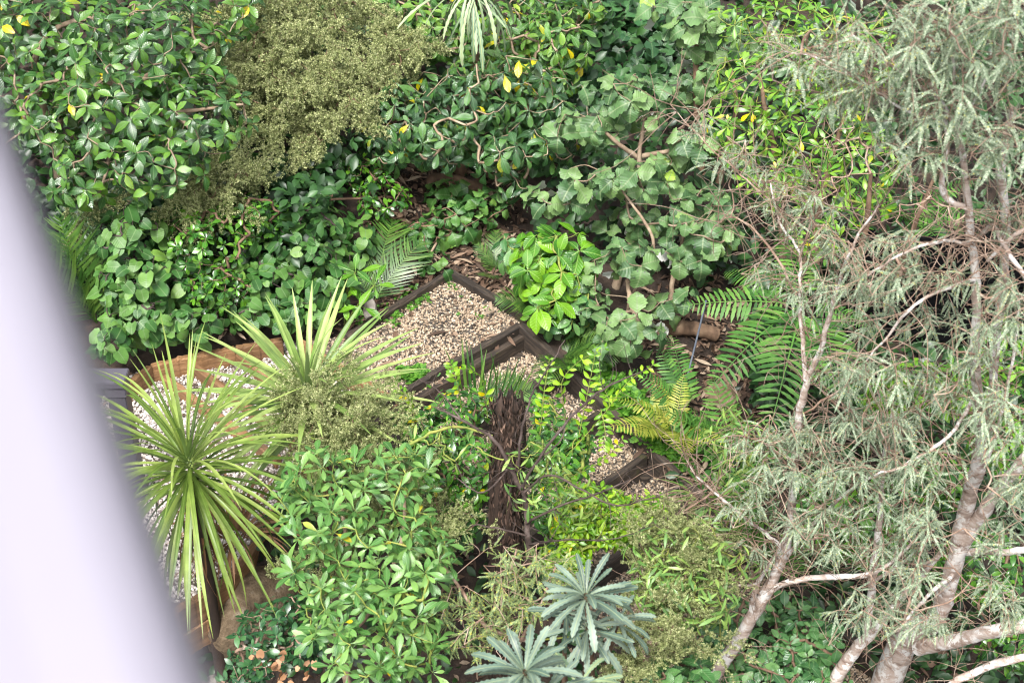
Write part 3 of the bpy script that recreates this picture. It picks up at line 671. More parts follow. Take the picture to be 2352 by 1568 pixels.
# ---- fine leaved shrubs
def fine(name, label, E, n, sz, rootp, lean=.35, mind=.05, group='fine-leaved shrubs', mat='olive', per=8, twig='brown_bark'):
    p = Plant(name, label, 'shrub', rootp, group); t0, a0 = crown(E, n//8, mind*2, .3, .3, .3)
    t, a = [], []
    for q, ax in zip(t0, a0):
        d = unit(ax*[1, 1, .6]+[0, 0, -lean]+rng.normal(size=3)*.35); L = rng.uniform(.12, .36); sg = unit(np.cross(d, rng.normal(size=3)))
        for s in np.linspace(-.35, .65, 8): t.append(q+d*L*s+np.array([0, 0, -.25*L*s*s])+rng.normal(size=3)*.014+sg*rng.normal()*.02); a.append(unit(d+rng.normal(size=3)*.4))
    t, a = np.array(t), np.array(a); mst(p, t, twig, .0008, .45, 4, 'twig', .05, None, .006)
    for _ in range(per):
        y = a*.7+np.array([0, 0, -lean])+rng.normal(size=t.shape)*.6
        p.add('olive', mat, y, rng.normal(size=t.shape)+[0, 0, 1], rng.uniform(sz*.6, sz*1.2, len(t)), t+rng.normal(size=t.shape)*.016, 'sprig_mass')
    return p
fine('fine_leaved_shrub', 'large olive shrub of tiny leaves spilling down at the top, left of centre',
     [(600, 60, 11.2, 130, 110, .45), (720, 150, 10.9, 120, 90, .4), (830, 90, 11.1, 110, 55, .35), (920, 110, 11., 90, 32, .25), (640, 190, 10.9, 100, 90, .35), (620, 270, 10.8, 75, 60, .3),
      (740, 240, 10.8, 90, 50, .3), (790, 260, 10.7, 60, 40, .25), (860, 160, 10.9, 90, 30, .25), (690, 300, 10.7, 40, 40, .2), (560, 160, 11., 70, 80, .3), (700, 30, 11.3, 170, 70, .4)], 1250, .085, root(640, 420, 11.9))
fine('fine_leaved_shrub', 'small olive tiny-leaved shrub hanging above the heart-shaped leaves', [(500, 430, 10.3, 85, 50, .25), (450, 450, 10.2, 60, 35, .2), (540, 405, 10.4, 55, 35, .2), (220, 470, 10.2, 35, 25, .15)], 240, .075, root(490, 540, 10.8))
fine('fine_leaved_shrub', 'pale tiny-leaved shrub in front of the broad-leaved cabbage tree', [(740, 965, 8.2, 90, 55, .2), (700, 925, 8.3, 45, 45, .15), (800, 930, 8.3, 50, 45, .15), (830, 980, 8.1, 60, 40, .15), (760, 1010, 8.0, 80, 30, .15)], 300, .062, root(760, 1200, 8.6), -.3, .045)
fine('fine_leaved_shrub', 'tiny-leaved olive shrub showing behind the five-finger shrub', [(960, 1190, 7.9, 75, 45, .2), (900, 1130, 8.0, 80, 60, .2), (1000, 1210, 7.9, 45, 30, .15), (850, 1160, 8., 60, 50, .2), (740, 1290, 8.1, 60, 60, .2)], 260, .06, root(930, 1350, 8.5), -.2)
fine('fine_leaved_shrub', 'yellowish tiny-leaved shrub with orange twigs right of the blue-grey straps', [(1560, 1330, 7.7, 90, 90, .25), (1520, 1250, 7.8, 60, 60, .2), (1600, 1240, 7.9, 60, 40, .2), (1540, 1430, 7.4, 80, 70, .2), (1460, 1500, 7.2, 70, 50, .2)], 440, .055, root(1560, 1560, 8.6), -.3)
# ---- dark drooping shrub and its lighter neighbour, top centre
p = Plant('glossy_shrub', 'dark glossy shrub with drooping oval leaves above the landing', 'shrub', root(1050, 440, 11.7))
for L in ([(1045, 410, 11.7, 26), (1075, 330, 11.5, 16), (1110, 240, 11.3, 9), (1150, 150, 11.3, 6)], [(1060, 380, 11.6, 12), (960, 300, 11.2, 7), (900, 250, 11.1, 4)], [(1075, 330, 11.5, 12), (1200, 260, 11.3, 7), (1280, 160, 11.4, 5)],
          [(1110, 440, 11.5, 14), (1060, 420, 11.45, 16), (1000, 410, 11.4, 13), (985, 425, 11.4, 8)]): p.limb(L, 'brown_bark', 'trunk' if L[0][3] > 20 else 'branch')
t, a = crown([(930, 270, 11.0, 110, 105, .45), (1060, 260, 11.0, 140, 120, .45), (1190, 240, 11.1, 130, 120, .45), (1010, 320, 10.8, 110, 65, .35), (1170, 345, 10.8, 120, 60, .35), (890, 330, 10.8, 60, 60, .25), (1180, 430, 10.8, 40, 40, .2), (1290, 300, 11., 50, 100, .3)], 240, .12, .4, .45, .35)
mst(p, t, 'pale_twig', .0026, .42, 4); whorl(p, t, a, 'obov', 'obov', (6, 9), (-15, 30), (.095, .14), .6, .05, .35)
p = Plant('glossy_shrub', 'dark glossy sapling with drooping leaves between the olive shrub and the small shiny shrub', 'shrub', root(640, 520, 11.2))
t, a = crown([(650, 390, 11., 70, 45, .2), (720, 440, 10.9, 60, 60, .2), (600, 380, 11.1, 50, 40, .2), (770, 370, 11.1, 60, 40, .2)], 42, .11); mst(p, t, 'brown_bark', .003); whorl(p, t, a, 'obov', 'obov', (5, 7), (-15, 30), (.09, .13), .6, .04, .3)
p = Plant('mixed_green_shrub', 'mid green leafy shrub with scattered yellow leaves behind the dark drooping one', 'shrub', root(1180, 250, 12.8))
t, a = crown([(1010, 60, 11.9, 110, 80, .4), (1150, 90, 11.8, 120, 90, .4), (1260, 110, 11.7, 100, 110, .4), (1280, 20, 11.9, 110, 60, .4), (930, 20, 12, 90, 40, .3), (1090, 170, 11.5, 80, 40, .3), (1230, 200, 11.5, 80, 60, .3)], 270, .11, .4, .5, .35)
mst(p, t, 'pale_twig', .0028); whorl(p, t, a, 'obov', 'obov2', (6, 8), (-10, 35), (.085, .13), .6, .05, .25)
# ---- hanging toothed lancewood at the top
p = Plant('lancewood', 'young lancewood with long thin toothed straps hanging in from the top edge', 'tree', root(1095, 300, 12.6))
p.limb([(1095, 250, 11.6, 8), (1092, 60, 11.1, 7), (1090, -30, 10.8, 5)], 'brown_bark', 'trunk')
c = spot(1088, -25, 10.8); n = 42; ang = np.arange(n)*2.4; y = np.stack([np.cos(ang), np.sin(ang), rng.uniform(-.9, .2, n)], -1)
p.add('lance2', 'lance2', y, np.tile([0, 0, 1.], (n, 1))+y*.2, rng.uniform(.38, .60, n), c+rng.normal(size=(n, 3))*.02)
# ---- heart-leaved shrubs
def hearts(label, E, n, rootp, size=(.066, .104), mat='kawa', mind=.045):
    p = Plant('heart_leaved_shrub', label, 'shrub', rootp, 'heart-leaved shrubs'); t, a = crown(E, n, mind, .45, .5, .45); mst(p, t, 'dead_twig', .0016, .4, 4, 'twig', .15, None, .009)
    scatter(p, t, a, 'kawa', mat, size, .7, 1); scatter(p, t[::2], a[::2], 'kawa', mat, (size[0]*.7, size[1]*.8), .7, 1, .03); return p
hearts('heart-leaved shrub with large matt leaves left of the tan edging board', [(300, 540, 10.2, 80, 80, .3), (310, 650, 10.0, 85, 80, .25), (330, 735, 9.95, 80, 50, .2), (255, 790, 9.7, 35, 40, .2), (420, 740, 10.0, 85, 40, .2), (400, 640, 10.2, 60, 70, .25)], 320, root(310, 760, 10.1))
hearts('heart-leaved shrub covering the bank just left of the palm seedling', [(690, 580, 10.5, 120, 80, .3), (740, 660, 10.3, 80, 60, .25), (620, 660, 10.3, 100, 60, .25), (700, 510, 10.6, 110, 50, .25), (560, 705, 10.2, 110, 42, .2), (680, 715, 10.2, 80, 35, .15), (810, 560, 10.7, 50, 60, .2)], 420, root(650, 700, 10.4), (.062, .098))
hearts('heart-leaved shrub coloured darker for deep shade at the top, right of centre', [(1430, 110, 12.6, 130, 110, .4), (1390, 210, 12.3, 100, 70, .3), (1520, 60, 12.7, 80, 80, .3), (1360, 30, 12.8, 80, 70, .3)], 330, root(1420, 260, 12.9), (.085, .125), 'kawa_shade', .06)
p = Plant('shiny_shrub', 'dense shrub of small very shiny leaves between the two heart-leaved shrubs', 'shrub', root(500, 700, 10.4))
t, a = crown([(480, 560, 10.2, 95, 80, .3), (560, 500, 10.4, 100, 60, .3), (430, 500, 10.4, 70, 50, .25), (500, 660, 10.1, 80, 50, .2), (880, 450, 10.9, 60, 60, .2), (830, 400, 11.1, 60, 40, .2)], 230, .07); mst(p, t, 'brown_bark', .002)
whorl(p, t, a, 'shiny', 'shiny', (6, 9), (0, 50), (.042, .072), .5, .04)
# ---- palm seedlings
def palm(label, base, tips, size=None):
    p = Plant('palm_seedling', label, 'palm', base, 'palm seedlings')
    for tp in tips:
        tp = np.array(tp, float); d = tp-base; L = np.linalg.norm(d); side = unit(np.cross(d, -FW)); nn = np.cross(side, d)
        y = unit(d)+np.array([0, 0, .3]); p.add('palm', 'palm', y, nn+rng.normal(size=3)*.1+[0, 0, .4], L*1.02, base+rng.normal(size=3)*.006, 'frond')
    return p
b = root(850, 680, 10.55)
palm('palm seedling with a tall feathery frond above the upper left corner of the landing', b, [spot(902, 472, 10.7), spot(965, 545, 10.5), spot(800, 545, 10.6)])
palm('palm frond hanging beside the blurred white rail at the left edge', root(215, 700, 10.4), [spot(170, 480, 9.9), spot(120, 560, 9.8), spot(235, 520, 10.2), spot(60, 640, 9.7), spot(290, 470, 10.4)])
b = spot(1060, 945, 9.35)
palm('palm seedling standing in the top gravel tread of the steps', b, [spot(1205, 880, 9.4), spot(1235, 905, 9.3)])
pb_ = PLANTS[-1]; k_ = 15; s_ = np.linspace(0, 1, k_)[:, None]
pb_.add('cabb2', 'palm', np.array([.12, .05, .95])+(s_-.45)*[.55, 0, 0]+rng.normal(size=(k_, 3))*.06, np.tile(-FW, (k_, 1))+rng.normal(size=(k_, 3))*.4, (.36-.16*s_[:, 0])*rng.uniform(.85, 1.1, k_), spot(1065, 915, 9.3)*(1-s_)+spot(1195, 905, 9.3)*s_, 'leaflet')
palm('palm seedling at the right corner of the landing, under the bright green sapling', root(1250, 690, 10.5), [spot(1180, 640, 10.5), spot(1165, 690, 10.3), spot(1200, 720, 10.2), spot(1260, 620, 10.6)])
palm('low palm seedling spreading just right of the step rail', root(1290, 790, 10.2), [spot(1385, 770, 10.1), spot(1360, 840, 9.9), spot(1300, 860, 9.8), spot(1330, 745, 10.3), spot(1400, 820, 9.95), spot(1270, 870, 9.8)])
palm('spiky grass-like seedling on the litter behind the landing', root(1140, 620, 10.9), [spot(1130, 520, 10.9), spot(1170, 540, 10.9), spot(1105, 560, 10.8), spot(1190, 590, 10.8), spot(1120, 640, 10.6)])
# ---- saplings
p = Plant('broadleaf_sapling', 'sapling with a few large light green paddle leaves left of the landing', 'sapling', root(790, 720, 10.4))
tp = [spot(800, 650, 10.2), spot(860, 655, 10.15), spot(815, 625, 10.2), spot(790, 690, 10.2), spot(830, 700, 10.15)]
for q in tp: p.limb([(*p.base, .008), (*(p.base*.5+q*.5+[0, 0, .03]), .006), (*q, .004)], 'green_stem', 'stem')
whorl(p, tp, np.tile(unit(np.array([0, -.5, 1.])), (5, 1)), 'five', 'bright', (4, 5), (5, 40), (.10, .17), .6, .03, .05)
p = Plant('bright_green_sapling', 'bright green sapling with large ribbed leaves at the right corner of the landing', 'sapling', root(1260, 700, 10.6))
p.limb([(1262, 700, 10.5, 7), (1255, 600, 10.35, 5), (1285, 540, 10.3, 4)], 'green_stem', 'trunk')
t, a = crown([(1270, 570, 10.3, 85, 50, .2), (1230, 630, 10.3, 50, 50, .2), (1300, 640, 10.25, 60, 50, .2), (1260, 700, 10.2, 55, 50, .2)], 34, .12, .5, .7, .5); mst(p, t, 'green_stem', .003)
whorl(p, t, a, 'bright', 'bright', (5, 7), (-5, 30), (.11, .17), .6, .04, .2)
t, a = crown([(1180, 570, 10.6, 40, 40, .15), (1340, 700, 10.3, 50, 60, .2), (1270, 740, 10.2, 60, 35, .2)], 16, .1); mst(p, t, 'green_stem', .003)
whorl(p, t, a, 'bright', 'puka', (5, 6), (-5, 30), (.09, .13), .6, .04, .2)
# ---- lobed-leaf shrubs
p = Plant('lobed_leaf_shrub', 'shrub with big grey-green lobed leaves on pale crooked stems, right of centre', 'shrub', root(1470, 700, 10.8))
for L in ([(1400, 720, 10.9, 15.5), (1425, 620, 10.8, 9), (1465, 500, 10.75, 7), (1470, 340, 10.65, 5), (1490, 240, 10.6, 3)], [(1470, 365, 10.7, 6), (1420, 330, 10.6, 5), (1350, 270, 10.6, 3)], [(1470, 360, 10.7, 6), (1540, 345, 10.6, 5), (1620, 310, 10.6, 3)],
          [(1480, 610, 10.4, 3), (1502, 560, 10.25, 4), (1475, 500, 10.25, 3.5), (1430, 440, 10.35, 2.5)], [(1540, 720, 10.7, 7), (1545, 640, 10.7, 6), (1565, 560, 10.75, 5), (1580, 450, 10.75, 3)], [(1440, 720, 10.4, 4), (1450, 680, 10.3, 3.5), (1475, 640, 10.25, 2.5)], [(1480, 780, 10.1, 6), (1450, 700, 10.2, 6), (1440, 640, 10.2, 4)]): p.limb(L, 'pale_twig', 'trunk' if L[0][3] > 15 else 'branch')
t, a = crown([(1450, 230, 10.6, 130, 70, .3), (1350, 290, 10.6, 90, 60, .25), (1580, 330, 10.6, 80, 60, .3), (1450, 400, 10.4, 100, 60, .3), (1290, 440, 10.5, 85, 55, .2), (1500, 480, 10.7, 150, 80, .3), (1430, 590, 10.2, 80, 60, .2), (1570, 560, 10.6, 110, 80, .3), (1340, 660, 10.3, 70, 60, .2), (1450, 760, 10.0, 95, 60, .2), (1650, 500, 10.6, 50, 90, .25), (1370, 740, 10.1, 60, 45, .15), (1560, 700, 10.4, 50, 40, .15)], 112, .15, .45, .55, .4)
mst(p, t, 'pale_twig', .003, .4, 5); whorl(p, t, a, 'rang', 'rang', (4, 7), (-15, 45), (.085, .15), .5, .07, .2)
p = Plant('lobed_leaf_shrub', 'lobed-leaf shrub in the top right of centre showing a white leaf underside', 'shrub', root(1610, 420, 11.6))
p.limb([(1610, 400, 11.3, 11), (1600, 250, 11.1, 8), (1600, 80, 10.9, 6), (1600, 10, 10.8, 4)], 'brown_bark', 'trunk')
t, a = crown([(1600, 60, 10.9, 85, 60, .25), (1620, 180, 11., 80, 60, .25), (1560, 20, 11, 70, 40, .2), (1690, 100, 11., 50, 60, .2)], 36, .14, .5, .5, .4); mst(p, t, 'pale_twig', .003); whorl(p, t, a, 'rang', 'rang', (4, 6), (-5, 35), (.11, .17), .6, .05, .2)
p = Plant('lobed_leaf_seedling', 'low seedling patch with crinkled lobed leaves on the litter behind the landing', 'shrub', root(1040, 520, 11.1))
t, a = crown([(1050, 500, 11., 80, 40, .12), (980, 530, 11., 50, 30, .1), (1120, 470, 11.1, 50, 40, .12), (1000, 600, 10.8, 40, 25, .08), (1040, 440, 11.3, 60, 30, .15)], 60, .08, .4, .9, .2); mst(p, t, 'brown_bark', .002); whorl(p, t, a, 'rang', 'kawa', (2, 3), (-5, 30), (.07, .12), .6, .03, .1)
# ---- lime whorl shrub, upper right
p = Plant('lime_whorl_shrub', 'shrub of lime green leaf whorls on yellow stalks behind the feathery tree', 'shrub', root(1850, 560, 10.9))
for L in ([(1800, 640, 10.8, 9), (1790, 420, 10.5, 8), (1760, 260, 10.4, 6), (1740, 140, 10.4, 4)], [(1870, 620, 10.7, 12), (1880, 480, 10.5, 9), (1920, 330, 10.4, 6), (1960, 200, 10.4, 4)], [(1650, 420, 10.8, 8), (1690, 260, 10.6, 6), (1680, 160, 10.5, 4)]): p.limb(L, 'brown_bark', 'branch')
t, a = crown([(1760, 190, 10.3, 120, 110, .35), (1700, 300, 10.4, 90, 80, .3), (1880, 280, 10.3, 130, 110, .35), (1800, 60, 10.5, 170, 90, .35), (1960, 130, 10.4, 110, 110, .35), (1860, 430, 10.3, 110, 70, .3), (1900, 540, 10.2, 90, 50, .25), (1990, 400, 10.4, 90, 100, .3), (1780, 400, 10.4, 90, 60, .3)], 310, .10, .4, .6, .35)
mst(p, t, 'green_stem', .0026); whorl(p, t, a, 'five', 'lime', (5, 8), (0, 45), (.06, .10), .55, .03)
# ---- ferns
def fernp(label, base, tips, mat, name='fern', group='ferns by the steps', wid=1.):
    p = Plant(name, label, 'fern', base, group)
    for tp in tips:
        tp = np.array(tp, float); d = tp-base; L = np.linalg.norm(d); nn = np.array([0, 0, 1.])+rng.normal(size=3)*.12-FW*.35
        p.add('fern', mat, unit(d)+[0, 0, .32], nn, L*1.05, base+rng.normal(size=3)*.01, 'frond')
    return p
b = spot(1850, 700, 10.0); g = root(1860, 760, 10.3)
p = fernp('tree fern with fresh green fronds fanning behind the feathery tree', b, [spot(1590, 730, 9.95), spot(1650, 870, 9.45), spot(1790, 955, 9.2), spot(1650, 610, 10.4), spot(1930, 930, 9.25), spot(2010, 740, 9.8), spot(1800, 530, 10.6)], 'fern', 'tree_fern')
p.base = g; p.limb([(*g, .05), (*(g*.5+b*.5), .045), (*b, .04)], 'stump', 'trunk')
fernp('small green fern in the litter beneath the tree fern', root(1700, 930, 9.6), [spot(1640, 900, 9.5), spot(1720, 1000, 9.2), spot(1650, 960, 9.4), spot(1790, 960, 9.4), spot(1620, 930, 9.4)], 'fern')
fernp('yellowing fern with drooping fronds right of the steps', root(1550, 925, 9.75)+[0, 0, .12], [spot(1435, 948, 9.5), spot(1605, 990, 9.3), spot(1520, 862, 9.9), spot(1570, 860, 9.9), spot(1470, 885, 9.7), spot(1625, 935, 9.5), spot(1500, 965, 9.45)], 'fern_y')
fernp('fern with narrow green fronds arching over the bank by the thin pipe', root(1590, 880, 9.9)+[0, 0, .1], [spot(1500, 845, 9.8), spot(1600, 925, 9.6), spot(1545, 760, 10.2), spot(1520, 800, 10.)], 'fern')
fernp('dark fern in the shade under the feathery tree branches', root(1760, 1190, 9.3), [spot(1700, 1150, 9.), spot(1800, 1150, 9.), spot(1720, 1240, 8.8), spot(1790, 1260, 8.8), spot(1850, 1210, 8.9), spot(1750, 1120, 9.2)], 'fern')
fernp('fern glimpsed in the upper right between the white stems', root(2100, 420, 11.2)+[0, 0, .3], [spot(2030, 380, 10.9), spot(2150, 370, 11.), spot(2050, 460, 10.7), spot(2140, 470, 10.7), spot(2200, 420, 10.8)], 'fern')
# low ferny ground cover beside the rail, weeds on the landing
def cover(name, label, pts_uv, n, size, mat, key='fernlet'):
    q = []
    for (u, v, ru, rv, w) in pts_uv:
        m_ = int(n*w); a_ = rng.uniform(0, 6.28, m_); r_ = rng.random(m_)**.5
        q += [onz(u+ru*np.cos(x)*y, v+rv*np.sin(x)*y, zz) for x, y in zip(a_, r_) for zz in [-.02]]
    q = np.array(q); z = gz(q[:, 0], q[:, 1])
    for _ in range(3):                                                    # settle on the real ground height
        q2 = []
        for p_, z_ in zip(q, z): u, v, d = project(p_); q2.append(onz(u, v, z_))
        q = np.array(q2); z = gz(q[:, 0], q[:, 1])
    on = inside(q[:, 0], q[:, 1], PL); z = np.where(on, -.025, z); q[:, 2] = z
    k = 4; P = np.repeat(q, k, 0); m_ = len(P); y = rng.normal(size=(m_, 3))*[1, 1, .15]+[0, 0, .55]; P[:, 2] += rng.uniform(.0, size[1]*.5, m_)
    vv, ff, uu = stamp(T[key][0], frames(y, np.tile([0, 0, 1.], (m_, 1))+rng.normal(size=(m_, 3))*.3, rng.uniform(*size, m_)), P)
    link(name, mesh_from(name, vv, ff, uu, M[mat]), kind='stuff', label=label)
cover('ground_cover', 'low bright ferny ground cover right of the step rail', [(1440, 970, 45, 60, .3), (1500, 1050, 70, 50, .35), (1560, 1010, 50, 50, .2), (1400, 900, 25, 30, .15)], 420, (.05, .10), 'weed')
cover('weed_patch', 'small green weeds growing through the landing gravel', [(955, 715, 40, 25, .5), (900, 760, 25, 20, .15), (960, 890, 40, 15, .25)], 110, (.02, .045), 'weed')
cover('weed_patch', 'tiny weeds along the left edge of the landing', [(860, 740, 40, 15, .6), (1060, 680, 30, 20, .2), (1100, 735, 70, 30, .2)], 60, (.012, .03), 'weed')
cover('ferny_weed', 'soft ferny weed at the lower end of the landing', [(960, 895, 40, 12, 1)], 30, (.05, .085), 'weed')
# ---- cabbage trees
def cabbage(label, head, base, n, key, mat, L, upfrac, hang, tilt=(0, -.1, 1)):
    p = Plant('cabbage_tree', label, 'tree', base, 'cabbage trees'); ax = unit(np.array(tilt, float))
    head = np.array(head); p.limb([(*base, .034), (*(base*.5+head*.5+[.01, .01, 0]), .032), (*(head-ax*.12), .036)], 'stump', 'trunk', sides=10)
    s = np.linspace(0, 1, n); ph = np.arange(n)*2.39996
    el = np.radians(88-(88-(-hang))*s**upfrac)+rng.normal(size=n)*.05
    rad = np.stack([np.cos(ph), np.sin(ph), 0*ph], -1); y = rad*np.cos(el)[:, None]+ax*np.sin(el)[:, None]+rng.normal(size=(n, 3))*.08
    nn = ax[None]*np.cos(el)[:, None]-rad*np.sin(el)[:, None]
    size = L*(.78+.27*np.sin(math.pi*np.clip(s*1.05, 0, 1)))*rng.uniform(.88, 1.08, n)
    pos = head+rad*.02-ax[None]*(s*.3)[:, None]+ax*.06
    p.add(key, mat, y, nn+rng.normal(size=(n, 3))*.08, size, pos)
    k = n//4; f_ = rng.uniform(0, 6.28, k); y = np.stack([np.cos(f_)*.35, np.sin(f_)*.35, np.full(k, -.9)], -1)+rng.normal(size=(k, 3))*.12
    p.add(key, 'dry', y, np.stack([np.cos(f_), np.sin(f_), 0*f_+.3], -1), L*rng.uniform(.45, .8, k), head-ax[None]*rng.uniform(.28, .42, k)[:, None], 'dead_leaf'); return p
hd = spot(432, 1060, 7.9); bs = hd*1; bs[2] = gz(bs[0], bs[1]); bs[2] = min(bs[2], hd[2]-1.1)
cabbage('foreground cabbage tree with long narrow straps, its lower leaves hanging past the boulder', hd, bs, 165, 'cabb', 'cabb', .80, .8, 62)
hd = spot(706, 905, 8.45); bs = hd*1; bs[2] = gz(bs[0], bs[1])
cabbage('cabbage tree with a stiff fan of broader pale straps beside the gravel landing', hd, bs, 104, 'cabb2', 'cabb2', .68, .62, 26)
# ---- five-finger shrub
p = Plant('five_finger_shrub', 'five-finger shrub with clean light green whorls at the bottom centre left', 'shrub', root(800, 1500, 8.6))
for L in ([(800, 1590, 8.3, 11), (790, 1520, 8.2, 10), (770, 1430, 8., 7), (800, 1300, 7.8, 6), (780, 1130, 7.7, 4)], [(780, 1480, 8.1, 8), (850, 1400, 7.9, 6), (920, 1250, 7.7, 5), (930, 1120, 7.7, 4)], [(790, 1520, 8.2, 7), (880, 1450, 7.8, 5), (980, 1340, 7.6, 4)]): p.limb(L, 'pale_twig', 'branch' if L[0][3] < 10 else 'trunk')
t, a = crown([(740, 1090, 7.7, 80, 70, .25), (830, 1090, 7.7, 70, 60, .2), (930, 1090, 7.7, 80, 60, .25), (760, 1200, 7.6, 100, 70, .3), (900, 1220, 7.6, 110, 70, .3), (980, 1290, 7.5, 70, 60, .25), (740, 1310, 7.6, 90, 70, .3), (870, 1330, 7.5, 100, 70, .3), (800, 1430, 7.5, 120, 60, .3), (930, 1410, 7.4, 80, 50, .25), (860, 1510, 7.4, 120, 50, .25), (960, 1500, 7.4, 70, 50, .2), (690, 1130, 7.8, 50, 60, .2)], 205, .095, .4, 1.2, .3)
mst(p, t, 'green_stem', .0018, .36); whorl(p, t, a, 'five', 'five', (6, 8), (15, 48), (.072, .108), .6, .03, -.02)
# ---- dark small-leaved shrub bottom left
p = Plant('small_leaved_shrub', 'dark small-leaved shrub with a few dry brown leaves in the bottom left', 'shrub', root(610, 1540, 8.6))
t, a = crown([(620, 1450, 8.0, 80, 60, .25), (580, 1520, 7.9, 60, 50, .2), (680, 1480, 8., 60, 60, .2), (560, 1560, 7.8, 60, 30, .2), (660, 1400, 8.1, 60, 40, .2)], 90, .07); mst(p, t, 'orange_twig', .002); whorl(p, t, a, 'cop', 'cop', (7, 10), (0, 60), (.042, .066), .4, .06)
q = np.array([spot(rng.normal(640, 35), rng.normal(1530, 22), 7.75) for _ in range(26)]); p.add('kawa', 'dry', rng.normal(size=(26, 3)), rng.normal(size=(26, 3))-FW, rng.uniform(.025, .045, 26), q, 'dry_leaf')
# ---- blue-grey lancewood heads
def lancehead(label, heads, base):
    p = Plant('lancewood', label, 'tree', base, 'blue-grey lancewood heads')
    for (u, v, d, n, L, el0, el1, mat) in heads:
        h = spot(u, v, d); p.limb([(*base, .014), (*(base*.4+h*.6+rng.normal(size=3)*.04), .011), (*h, .009)], 'brown_bark', 'trunk')
        s = np.arange(n)/n; ph = np.arange(n)*2.4; e = np.radians(el0+(el1-el0)*s); rad = np.stack([np.cos(ph), np.sin(ph), 0*ph], -1); ax = unit(np.array([0, -.15, 1]))
        y = rad*np.cos(e)[:, None]+ax*np.sin(e)[:, None]+rng.normal(size=(n, 3))*.13; nn = ax[None]*np.cos(e)[:, None]-rad*np.sin(e)[:, None]+rng.normal(size=(n, 3))*.1
        p.add('lance', mat, y, nn, L*rng.uniform(.8, 1.1, n)*(.85+.15*s), h+rad*.008-ax*(s*.05)[:, None])
lancehead('blue-grey lancewood with stiff broad toothed straps in tiers at the bottom centre', [(1345, 1365, 6.7, 30, .245, 70, -5, 'lance'), (1350, 1440, 6.85, 22, .235, 25, -25, 'lance'), (1300, 1400, 6.9, 16, .21, 40, -25, 'lance'), (1420, 1420, 6.9, 14, .2, 30, -20, 'lance')], root(1340, 1600, 8.2))
lancehead('nearest blue-grey lancewood with narrower straps, cut by the bottom edge', [(1205, 1540, 6.3, 34, .25, 75, -10, 'lance'), (1250, 1590, 6.4, 24, .25, 40, -20, 'lance'), (1330, 1570, 6.5, 14, .24, 30, -20, 'lance2')], root(1220, 1760, 7.8))
# ---- dead stump of a tree fern
top = spot(1164, 922, 7.85); bs = top*1; bs[2] = min(gz(bs[0], bs[1]), top[2]-1.25)
e = thing('dead_stump', 'dead dark brown shaggy stump standing hollow topped among the shrubs', 'stump', bs)
H_ = top[2]-bs[2]; na, nz_ = 40, 46; th = np.arange(na)/na*2*math.pi
rows = []
for i in range(nz_+1):
    z = H_*i/nz_; r0 = (.078-.004*i/nz_)*(1-.3*(i/nz_)**16)+.02*math.exp(-z*6)
    r = r0*(1+.13*np.sin(th*7+z*3)+.09*np.sin(th*13+1-z*5)+rng.normal(size=na)*.05)
    zz = z+(.05*np.sin(th*5+1)+rng.normal(size=na)*.03)*(i/nz_)**8
    rows.append(np.stack([r*np.cos(th)*1.02+.015*math.sin(z*4), r*np.sin(th), zz], -1))
for k, (fr_, dz) in enumerate(((.72, -.03), (.4, -.1), (.1, -.16))):
    rows.append(np.stack([.09*fr_*np.cos(th)*(1+rng.normal(size=na)*.12), .09*fr_*np.sin(th), H_+dz+rng.normal(size=na)*.02], -1))
v = np.concatenate(rows); i, j = np.meshgrid(np.arange(len(rows)-1), np.arange(na), indexing='ij'); j2 = (j+1) % na
f = np.stack([i*na+j, i*na+j2, (i+1)*na+j2, (i+1)*na+j], -1).reshape(-1, 4)
link('trunk', mesh_from('trunk', v, f, mat=M['stump']), e)
n = 4200; z = rng.uniform(.02, 1, n)*H_; a_ = rng.uniform(0, 6.28, n); rr = rng.uniform(.072, .086, n)
P_ = np.stack([rr*np.cos(a_), rr*np.sin(a_), z], -1); out = np.stack([np.cos(a_), np.sin(a_), 0*a_], -1)
y = out*rng.uniform(.03, .28, n)[:, None]+np.array([0, 0, 1.])*np.where(rng.random(n) < .35, -1, 1)[:, None]+rng.normal(size=(n, 3))*.2
vv, ff, uu = stamp(T['narrow'][1], frames(y, out+rng.normal(size=(n, 3))*.3, rng.uniform(.018, .06, n)), P_)
link('fibre', mesh_from('fibre', vv, ff, uu, M['fibre']), e, kind='stuff')
n = 70; a_ = rng.uniform(0, 6.28, n); rr = rng.uniform(.02, .09, n); P_ = np.stack([rr*np.cos(a_), rr*np.sin(a_), np.full(n, H_-.05)], -1)
y = np.stack([np.cos(a_)*.3, np.sin(a_)*.3, np.ones(n)], -1)+rng.normal(size=(n, 3))*.15
vv, ff, uu = stamp(T['narrow'][0], frames(y, rng.normal(size=(n, 3)), rng.uniform(.03, .065, n)), P_)
link('splinter', mesh_from('splinter', vv, ff, uu, M['fibre']), e, kind='stuff')
